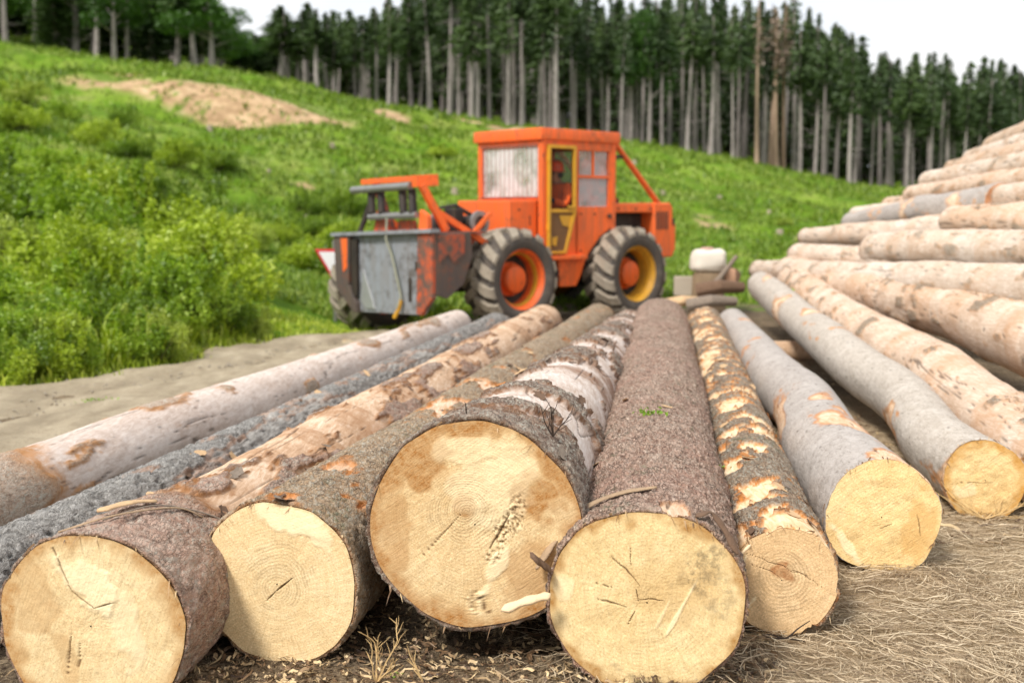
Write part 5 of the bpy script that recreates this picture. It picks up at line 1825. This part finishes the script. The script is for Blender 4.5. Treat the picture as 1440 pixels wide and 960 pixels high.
def flake_mesh(seed, n=6, m=4):
    rng = np.random.RandomState(seed)
    u = np.linspace(-1, 1, n)
    v = np.linspace(-1, 1, m)
    U, W = np.meshgrid(u, v, indexing='ij')
    curl = rng.uniform(.25, .7)
    jag = rng.uniform(.45, 1.3, n)
    x = U * (1 + rng.uniform(-.12, .12, U.shape))
    y = W * .42 * jag[:, None] * (1 - .35 * np.abs(U) ** 3) + rng.uniform(-.08, .08, U.shape)
    z = curl * (.35 * U ** 2 + .5 * W ** 2 * .4) * .6 + rng.uniform(-.03, .03, U.shape)
    top = np.stack([x, y, z], -1)
    bot = top - np.array([0, 0, .035])
    V = np.concatenate([top.reshape(-1, 3), bot.reshape(-1, 3)])
    idx = np.arange(n * m).reshape(n, m)
    q1 = np.stack([idx[:-1, :-1], idx[1:, :-1], idx[1:, 1:], idx[:-1, 1:]], -1).reshape(-1, 4)
    q2 = q1[:, ::-1] + n * m
    ring = np.concatenate([idx[:, 0], idx[-1, 1:], idx[::-1, -1][1:], idx[0, ::-1][1:-1]])
    nx = np.roll(ring, -1)
    q3 = np.stack([nx, ring, ring + n * m, nx + n * m], -1)
    return V, np.concatenate([q1, q2, q3])


FL = []
for k in range(8):
    V, q = flake_mesh(900 + k)
    o = mesh_np('bark_flake', V, q, M_FLAKE[(0, 1, 2, 3, 0, 3, 2, 0)[k]], smooth=False)
    FL.append(o.data)
    bpy.data.objects.remove(o)
rf = random.Random(4)


def add_flakes(key, n, smax, sizes=(.03, .07), pick=None, thr=1.25):
    g = LOGS[key]
    S_, T_ = g['S'], g['T']
    cnt = 0
    for tries in range(4000):
        if cnt >= n:
            break
        i = int(np.searchsorted(S_, rf.uniform(0.0, 1) ** 1.4 * smax))
        j = rf.randrange(len(T_))
        if i >= len(S_) - 2 or abs(T_[j]) > thr:
            continue
        bb = g['b'][max(0, i - 3):i + 4, max(0, j - 3):j + 4]
        if pick and bb.min() < .9:
            continue
        if pick is None and not (bb.min() < .4 < .6 < bb.max()) and rf.random() > .04:
            continue
        p, nr, ax_ = on_log(key, S_[i], T_[j], .006)
        o = bpy.data.objects.new('bark_flake', FL[rf.randrange(8)])
        COL.objects.link(o)
        o.parent = g['root']
        a = Vector(ax_)
        nn = (Vector(nr) + Vector((rf.uniform(-.3, .3), rf.uniform(-.3, .3), 0))).normalized()
        ang = rf.gauss(0, .7)
        t1 = (a - nn * a.dot(nn)).normalized()
        t1 = Matrix.Rotation(ang, 3, nn) @ t1
        t2 = nn.cross(t1)
        sz = rf.uniform(*sizes)
        mt = Matrix((t1 * sz, t2 * sz, nn * sz)).transposed().to_4x4()
        mt.translation = Vector(p - g['base'])
        o.matrix_basis = mt
        cnt += 1


add_flakes('L7', 34, 6, (.02, .05))
add_flakes('L3', 16, 5, (.025, .06))
add_flakes('L4', 22, 6, (.02, .05))
add_flakes('L5', 26, 5, (.025, .06))
add_flakes('L6', 10, 4, (.02, .035), True, 1.0)
add_flakes('L2', 22, 6, (.025, .05))
add_flakes('P11', 6, 6, (.02, .04))

# ---- fibres torn loose round the sawn rims
M_FIB = mat_leaf('torn_bast_fibres', lin(104, 76, 50), lin(164, 128, 88), lin(214, 186, 142), .2, 0, 3, True)
for key, n in (('L3', 46), ('L4', 46), ('L5', 60), ('L6', 60), ('L7', 36), ('L8', 40), ('L9', 36)):
    g = LOGS[key]
    rng = np.random.RandomState(hash(key) % 100 if False else len(key) + ord(key[1]))
    Vs, Fs, Ts = [], [], []
    for k in range(n):
        j = rng.randint(len(g['T']))
        th = g['T'][j]
        nr = g['side'] * math.sin(th) + g['up'] * math.cos(th)
        tg = g['side'] * math.cos(th) - g['up'] * math.sin(th)
        p = g['rel0'] + g['axis'] * (g['fo'][j] + rng.uniform(0, .02)) + g['side'] * g['Cx'][0, 0] + nr * (g['rim'][j] + rng.uniform(.002, .012))
        ln = rng.uniform(.008, .04) * (1.8 if rng.rand() < .15 else 1)
        d = -g['axis'] * rng.uniform(.1, .8) + tg * rng.uniform(-1, 1) + nr * rng.uniform(-.5, .35) + np.array([0, 0, -.3])
        d /= np.linalg.norm(d)
        w_ = np.cross(d, g['axis'])
        w_ = w_ / (np.linalg.norm(w_) + 1e-6) * rng.uniform(.001, .0035)
        bend = np.array([0, 0, -1.0]) * ln * .25
        n0 = len(Vs) * 5
        Vs.append([p - w_, p + w_, p + d * ln * .55 - w_ * .8 + bend * .2, p + d * ln * .55 + w_ * .8 + bend * .2, p + d * ln + bend])
        Fs.append(n0)
        Ts += [rng.rand()] * 5
    o0 = np.array(Fs)[:, None]
    o = mesh_np('torn_fibres', np.array(Vs).reshape(-1, 3), [o0 + np.array([[0, 1, 3, 2]]), o0 + np.array([[2, 3, 4]])], M_FIB, g['root'], {'tone': np.array(Ts)}, smooth=False)
    o['kind'] = 'stuff'


# ---- loose pieces
def ribbon(name, pts, w_, th_, mat, label=None, cat=None, nrm=None, taper=True, parent=None):
    pts = [np.asarray(p, float) for p in pts]
    P = []
    for i in range(len(pts) - 1):           # Catmull-Rom
        p0, p1, p2, p3 = pts[max(i - 1, 0)], pts[i], pts[i + 1], pts[min(i + 2, len(pts) - 1)]
        for t in np.linspace(0, 1, 8, endpoint=(i == len(pts) - 2)):
            P.append(.5 * ((2 * p1) + (-p0 + p2) * t + (2 * p0 - 5 * p1 + 4 * p2 - p3) * t * t + (-p0 + 3 * p1 - 3 * p2 + p3) * t ** 3))
    P = np.array(P)
    base = P.mean(0)
    D = np.gradient(P, axis=0)
    D /= np.linalg.norm(D, axis=1)[:, None]
    N = np.asarray(nrm if nrm is not None else [0, 0, 1.0], float)
    S_ = np.cross(D, N)
    S_ /= np.linalg.norm(S_, axis=1)[:, None]
    Nn = np.cross(S_, D)
    q = np.linspace(0, 1, len(P))
    ww = w_ * (np.clip(np.minimum(q, 1 - q) * 6 + .25, 0, 1) if taper else np.ones_like(q)) * (1 + .15 * np.sin(q * 17))
    rings = []
    for (a, b) in ((-1, -.2), (-.7, .6), (0, 1), (.7, .6), (1, -.2), (0, -.7)):
        rings.append(P - base + S_ * (a * ww / 2)[:, None] + Nn * (b * th_ / 2))
    V = np.stack(rings, 1)
    idx = np.arange(V.shape[0] * 6).reshape(-1, 6)
    qd = np.stack([idx[:-1], np.roll(idx, -1, 1)[:-1], np.roll(idx, -1, 1)[1:], idx[1:]], -1).reshape(-1, 4)
    caps = [idx[0][::-1][None, :], idx[-1][None, :]]
    o = mesh_np(name, V.reshape(-1, 3), [qd] + caps, mat, parent, loc=tuple(base))
    if label:
        tag(o, label, cat)
    return o


M_STRIP = simple_mat('dry_bark_strip', lin(168, 142, 114), .85, .4, 20, bump=.6)
M_SPLIN = simple_mat('fresh_splinter', lin(232, 204, 166), .7, .15, 18, bump=.3)
M_TWIG = simple_mat('dark_twig', lin(62, 50, 42), .9, .3, 30)
M_DRY = simple_mat('dry_pale_twig', lin(206, 174, 122), .85, .25, 30)
M_LIME = mat_leaf('fresh_spruce_sprig', lin(92, 138, 26), lin(128, 168, 44), lin(168, 196, 84), .3, 0, 6)

ribbon('bark_strip', [on_log('L6', .06, -1.36, .05)[0], on_log('L6', .12, -1.05, .022)[0], on_log('L6', .19, -.7, .014)[0], on_log('L6', .25, -.3, .012)[0], on_log('L6', .27, .08, .014)[0]],
       .034, .012, M_STRIP, 'curled dry bark strip lying across the scaly central log', 'bark strip', LOGS['L6']['up'])
ribbon('bark_strip', [on_log('L6', .03, .50, .01)[0], on_log('L6', .08, .62, .02)[0], on_log('L6', .05, .85, .022)[0], on_log('L6', .02, 1.05, .012)[0]],
       .035, .010, M_FLAKE[0], 'brown bark piece peeling off the right rim of the central log', 'bark strip', LOGS['L6']['up'])
pa, pb = at(774, 836, 3.90), at(705, 858, 3.83)
ribbon('wood_splinter', [pa, (pa + pb) / 2 + np.array([0, 0, .006]), pb], .034, .016, M_SPLIN, 'white wood splinter sticking out between the raised log and central log', 'splinter', [0, -.6, .8])
pa, pb = at(772, 800, 3.95), at(748, 782, 3.86)
ribbon('bark_shard', [pa, (pa + pb) / 2, pb], .05, .02, M_FLAKE[0], 'brown bark shard jutting out above the white splinter', 'bark piece', [0, -.6, .8])
ribbon('wood_splinter', [at(1034, 800, 4.42), at(1042, 780, 4.36), at(1056, 765, 4.36)], .012, .008, M_SPLIN, 'thin pale splinter on the face of the slim flaking log', 'splinter', [0, -.8, .5])
# long stringy bast strips on the collar of the corner log
ribbon('bast_strip', [on_log('L3', .04, -.4, .008)[0], on_log('L3', .16, .05, .012)[0], on_log('L3', .42, .35, .012)[0], on_log('L3', .50, .62, .010)[0]], .014, .008, M_STRIP, 'long bast strip across the bark collar of the corner log', 'bark strip', LOGS['L3']['up'])
ribbon('bast_strip', [on_log('L3', .10, .0, .010)[0], on_log('L3', .40, .18, .012)[0], on_log('L3', .58, .75, .010)[0], on_log('L3', .52, 1.0, .008)[0]], .010, .007, M_FLAKE[3], 'thin grey bast strip looping over the corner log collar', 'bark strip', LOGS['L3']['up'])
ribbon('bark_shard', [on_log('L3', .22, -.25, .012)[0], on_log('L3', .34, -.08, .02)[0], on_log('L3', .46, .05, .012)[0]], .05, .014, M_FLAKE[2], 'pale lifted bark shard on top of the corner log collar', 'bark piece', LOGS['L3']['up'])


def twig_thing(name, p, label, mat, seed, L0=.12, n=5, up_=.6, spread=1.0, r0=.004, depth=2):
    rng = random.Random(seed)
    root = thing(name, label, 'twig', p)
    mb = MB()

    def grow(a, d, l_, r, lev):
        pts = [Vector(a)]
        dd = Vector(d)
        for k in range(4):
            dd = (dd + Vector((rng.uniform(-.2, .2), rng.uniform(-.2, .2), rng.uniform(-.12, .15)))).normalized()
            pts.append(pts[-1] + dd * l_ / 4)
        mb.tube(pts, [r, r * .85, r * .7, r * .55, r * .35], 5)
        if lev > 0:
            for q_ in (1, 2, 3, 4):
                if rng.random() < .75:
                    nd = (dd + Vector((rng.uniform(-1, 1), rng.uniform(-.7, .7), rng.uniform(-.3, .8)))).normalized()
                    grow(pts[q_], nd, l_ * rng.uniform(.35, .65), r * .6, lev - 1)
    for k in range(n):
        a = rng.uniform(-1, 1) * spread
        grow((0, 0, 0), Vector((a, rng.uniform(-.3, .3), up_ + rng.uniform(-.2, .3))).normalized(), L0 * rng.uniform(.7, 1.2), r0, depth)
    mb.build('stalk', mat, root, True)
    return root


gp = ground_px(530, 962)
twig_thing('dry_branch', (gp[0], gp[1], height1(gp[0], gp[1])), 'pale dry branched twig standing on the ground at the bottom edge', M_DRY, 5, .13, 4, .7, 1.2, .0035)
gp = ground_px(596, 968)
twig_thing('dry_branch', (gp[0], gp[1], height1(gp[0], gp[1])), 'thin pale twig beside the larger dry twig at the bottom edge', M_DRY, 8, .10, 2, 1.2, .5, .003, 1)
s5 = find_s('L5', 592, .75)
p5 = on_log('L5', .22, .72, .004)[0]
twig_thing('twig', p5, 'black wiry twig on the bark rim of the raised log', M_TWIG, 3, .13, 4, .9, 1.0, .003, 1)
p5 = on_log('L5', .08, -.12, .0)[0]
twig_thing('twig', p5, 'tiny dark twig on top of the raised log', M_TWIG, 12, .05, 1, 1.2, .4, .003, 1)
gp = ground_px(660, 905)
twig_thing('root_wisp', (gp[0], gp[1], .02), 'thin pale fibres dangling below the face of the raised log', M_DRY, 23, .10, 3, 1.6, .25, .0015, 1)
gp = ground_px(1105, 905)
twig_thing('twig', (gp[0], gp[1], .02), 'small brown twigs under the slim flaking log', M_TWIG, 31, .10, 5, .02, 1.5, .004, 0)
gp = ground_px(1385, 735)
twig_thing('dry_branch', (gp[0], gp[1], .02), 'tangle of dry stalks under the small yellow face at right', M_DRY, 41, .20, 8, .25, 1.5, .004, 1)


def sprig(p, nrm, label, seed, n=26, size=.05):
    rng = np.random.RandomState(seed)
    C = rng.normal(0, 1, (n, 3)) * np.array([size, size * .7, size * .25])
    C[:, 2] = np.abs(C[:, 2]) + .004
    A = rng.normal(0, 1, (n, 3))
    A /= np.linalg.norm(A, axis=1)[:, None]
    B = np.cross(A, rng.normal(0, 1, (n, 3)))
    B /= np.linalg.norm(B, axis=1)[:, None]
    V, q = quads_at(C, A * size * .35, B * size * .16)
    o = mesh_np('green_sprig', V, q, M_LIME, smooth=False, loc=tuple(float(c) for c in p))
    tag(o, label, 'sprig')
    return o


sprig(on_log('L6', find_s('L6', 585, -.05), -.05, .004)[0], None, 'bright green sprig on top of the scaly central log', 1, 34, .042)
sprig(on_log('L6', find_s('L6', 648, 1.1), 1.2, .006)[0], None, 'green sprig in the gap right of the central log', 2, 16, .025)
sprig(on_log('L9', find_s('L9', 408, .6), .7, .004)[0], None, 'green leaf scrap at the far end of the beige log', 3, 16, .05)
gp = ground_px(138, 569)
sprig((gp[0], gp[1], height1(gp[0], gp[1]) + .02), None, 'small green weed tuft on the pale dirt road', 4, 60, .07)
gp = ground_px(562, 958)
sprig((gp[0], gp[1], height1(gp[0], gp[1]) + .01), None, 'tiny green leaf on the ground at the bottom edge', 5, 8, .02)

# ---- bearer logs the row rests on
M_BEAR = M_L4
for i, (pa, pb, r, lb) in enumerate(((at(520, 820, 5.4), at(900, 800, 5.5), .10, 'dark bearer log lying crosswise under the raised log'), (at(700, 470, 12.6), at(1190, 470, 13.0), .12, 'crosswise bearer log under the far ends of the row'))):
    pa, pb = pa.copy(), pb.copy()
    pa[2], pb[2] = r * .7, r * .7
    root = thing('bearer_log', lb, 'log', ((pa + pb) / 2)[:2].tolist() + [0])
    mb = MB().tube([pa - np.array(root.location), pb - np.array(root.location)], [r, r * .9], 20)
    o = mb.build('bark', M_BEAR, root, True)

# ---- canister and oddments beyond the row
M_CAN = simple_mat('white_canister_plastic', lin(222, 213, 198), .7, .12, 5, bump=.4)
cz = 18.4
cb_ = at(996, 383, cz)
CAN = thing('canister', 'white plastic canister with a dull red cap standing on scrap boards', 'canister', cb_)
_u, _w = np.meshgrid(np.linspace(0, 2 * PI, 28, endpoint=False), np.linspace(-PI / 2, PI / 2, 16))
_d = np.stack([np.cos(_u) * np.cos(_w), np.sin(_u) * np.cos(_w), np.sin(_w)], -1)
_e = np.sign(_d) * np.abs(_d) ** .55 * np.array([.27, .19, .185]) * (1 + (fbm(_d * 2.2 + 5, 3, 3) - .5) * .28)[..., None] + np.array([0, 0, .175])
_k = np.arange(_u.size).reshape(_u.shape)
mesh_np('canister_body', _e.reshape(-1, 3), np.stack([_k[:-1], np.roll(_k, -1, 1)[:-1], np.roll(_k, -1, 1)[1:], _k[1:]], -1).reshape(-1, 4), M_CAN, CAN)
MB().lathe([(0, .385), (.08, .383), (.10, .37), (.10, .33)], 20, 'z', (-.02, 0, 0)).build('cap', simple_mat('dull_red_plastic', lin(186, 150, 136), .7, .2), CAN, True)
ST_ = thing('chopping_block', 'rough brown wooden block under the white canister', 'block', (cb_[0], cb_[1], 0))
MB().lathe([(.0, cb_[2] - .002), (.22, cb_[2] - .002), (.235, cb_[2] - .03), (.25, .3), (.29, 0), (.30, -.1)], 22, 'z').build('block', simple_mat('weathered_block', lin(134, 114, 90), .9, .35, 7, bump=.6), ST_, True)
pa = at(962, 412, 18.6)
MB().box(-.16, .16, -.05, .05, 0, .30, .03).build('concrete_slab', simple_mat('pale_slab', lin(178, 166, 148), .9, .15, 5), None, loc=(pa[0], pa[1], pa[2] - .04))
tag(bpy.data.objects['concrete_slab'], 'pale upright slab right of the yellow rimmed wheel', 'slab')
pa, pb = at(983, 420, 17.9), at(1036, 360, 17.9)
mid_ = (pa + pb) / 2
PL = thing('leaning_pole', 'dark pole leaning diagonally in front of the white canister', 'pole', pa)
MB().tube([(0, 0, 0), tuple((mid_ - pa) + np.array([.02, 0, -.02])), tuple(pb - pa)], [.05, .042, .03], 10).build('stalk', M_FLAKE[3], PL, True)
pa = at(1030, 388, 18.4)
LG = thing('short_log', 'short brown log end beside the white canister', 'log', (pa[0], pa[1], pa[2] - .13))
MB().tube([(0, 0, .13), (.1, 1.2, .13)], [.125, .12], 20).build('bark', M_FLAKE[0], LG, True)
MB().lathe([(0, -.004), (.11, -.004), (.118, .0)], 20, 'y', (0, 0, .13)).build('cut_face', simple_mat('weathered_cut', lin(186, 146, 118), .8, .2, 9), LG, True)
for i, (px, py, d, r, l_) in enumerate(((1012, 405, 17.0, .11, 1.6), (1000, 425, 16.2, .09, 1.4), (960, 425, 16.4, .08, 1.3))):
    p0 = at(px, py, d)
    g_ = thing('branch_piece', ['grey branch piece right of the block', 'dark branch piece in front of the block', 'brown branch piece beside the yellow rimmed wheel'][i], 'branch', p0)
    MB().tube([(-.3, .1, -.05), (0, 0, .02), (.35, .15, 0)], [r, r * .9, r * .7], 10).build('bark', M_FLAKE[(i * 3) % 4], g_, True)

# ---- stones trodden into the road
rng_ = np.random.RandomState(17)
ny = 900
yy_ = rng_.uniform(6, 16.5, ny)
le_ = -verge(np.zeros(ny), yy_) * -1
xx_ = le_ + rng_.uniform(0, 1, ny) * 2.0
rr_ = rng_.uniform(.006, .02, ny) * np.where(rng_.rand(ny) < .05, 2.2, 1)
oc = np.array([[1, 0, 0], [0, 1, 0], [-1, 0, 0], [0, -1, 0], [0, 0, .7], [0, 0, -.7]])
SV = oc[None] * rr_[:, None, None] * rng_.uniform(.6, 1.3, (ny, 6, 1)) + np.stack([xx_, yy_, height(xx_, yy_) + .028], -1)[:, None]
of = np.array([[0, 1, 4], [1, 2, 4], [2, 3, 4], [3, 0, 4], [1, 0, 5], [2, 1, 5], [3, 2, 5], [0, 3, 5]])
tag(mesh_np('road_gravel', SV.reshape(-1, 3), (np.arange(ny)[:, None, None] * 6 + of[None]).reshape(-1, 3), simple_mat('grey_gravel', lin(150, 140, 124), .9, .35, 4), smooth=False), 'small stones trodden into the dirt road', 'gravel', kind='stuff')

# ---- dry straw matting at right, wood litter under the logs
M_STRAW = mat_leaf('dry_straw', lin(122, 102, 80), lin(178, 156, 126), lin(218, 200, 170), .15, 0, 1.0, True)


def lying(name, X, Y, Ln, Wd, mat, seed, label, flow=0.8, lift=.02, cat='straw'):
    rng = np.random.RandomState(seed)
    n = len(X)
    fl = fbm(np.stack([X, Y, X * 0], -1) * 1.6, 2, seed) * 7.0
    a = fl * flow + rng.normal(0, .7, n)
    k = rng.normal(0, 1.2, n)
    q = np.linspace(-.5, .5, 5)
    ang = a[:, None] + k[:, None] * q[None]
    step = Ln[:, None] / 4
    px = X[:, None] + np.cumsum(np.cos(ang) * step, 1) - Ln[:, None] * .5 * np.cos(a)[:, None]
    py = Y[:, None] + np.cumsum(np.sin(ang) * step, 1) - Ln[:, None] * .5 * np.sin(a)[:, None]
    pz = height(px, py) + .003 + rng.uniform(0, lift, n)[:, None] + rng.uniform(0, lift, (n, 5)) * .6
    P = np.stack([px, py, pz], -1)
    sx = np.stack([-np.sin(ang), np.cos(ang), np.zeros_like(ang)], -1) * (Wd[:, None] * np.array([.4, .9, 1, .8, .3])[None])[..., None] * .5
    sx[..., 2] += rng.uniform(-1, 1, (n, 1)) * Wd[:, None] * .4
    V = np.stack([P - sx, P + sx], 2)
    o0 = np.arange(n)[:, None, None] * 10 + np.arange(4)[None, :, None] * 2
    qd = (o0 + np.array([0, 1, 3, 2])[None, None]).reshape(-1, 4)
    o = mesh_np(name, V.reshape(-1, 3), qd, mat, smooth=False, attrs={'tone': np.repeat(rng.beta(1.2, 1.2, n), 10)})
    return tag(o, label, cat, kind='stuff')


rl = np.random.RandomState(11)
n_ = 34000
dd = np.exp(rl.uniform(math.log(3.3), math.log(8.5), n_))
cc = rl.uniform(700, 1560, n_)
X = (cc - 720) / F * dd
kp = rl.uniform(0, 1, n_) < .15 + .85 * sstep(.25, .9, X - .12 * dd)
lying('dry_straw', X[kp], dd[kp], rl.uniform(.05, .22, kp.sum()), rl.uniform(.0014, .0036, kp.sum()), M_STRAW, 3, 'matted dry straw and stalks on the ground at lower right')
M_LIT = mat_leaf('bark_crumbs', lin(70, 52, 38), lin(132, 104, 76), lin(220, 194, 150), .05, 0, 2.0, True)
n_ = 9000
dd = np.exp(rl.uniform(math.log(3.2), math.log(7), n_))
cc = rl.uniform(180, 1100, n_)
X = (cc - 720) / F * dd
lying('wood_litter', X, dd, rl.uniform(.015, .06, n_) * np.where(rl.rand(n_) < .06, 2.0, 1), rl.uniform(.003, .012, n_), M_LIT, 7, 'sawdust, bark crumbs and chips on the ground under the logs', .5, .015, 'litter')
n_ = 3000
dd = np.exp(rl.uniform(math.log(5.5), math.log(15), n_))
X = rl.uniform(0, 1, n_) * 7.0 - 2.5
lying('yard_litter', X, dd, rl.uniform(.04, .12, n_), rl.uniform(.006, .018, n_), M_LIT, 9, 'scattered bark bits on the ground between the logs', .5, .02, 'litter')
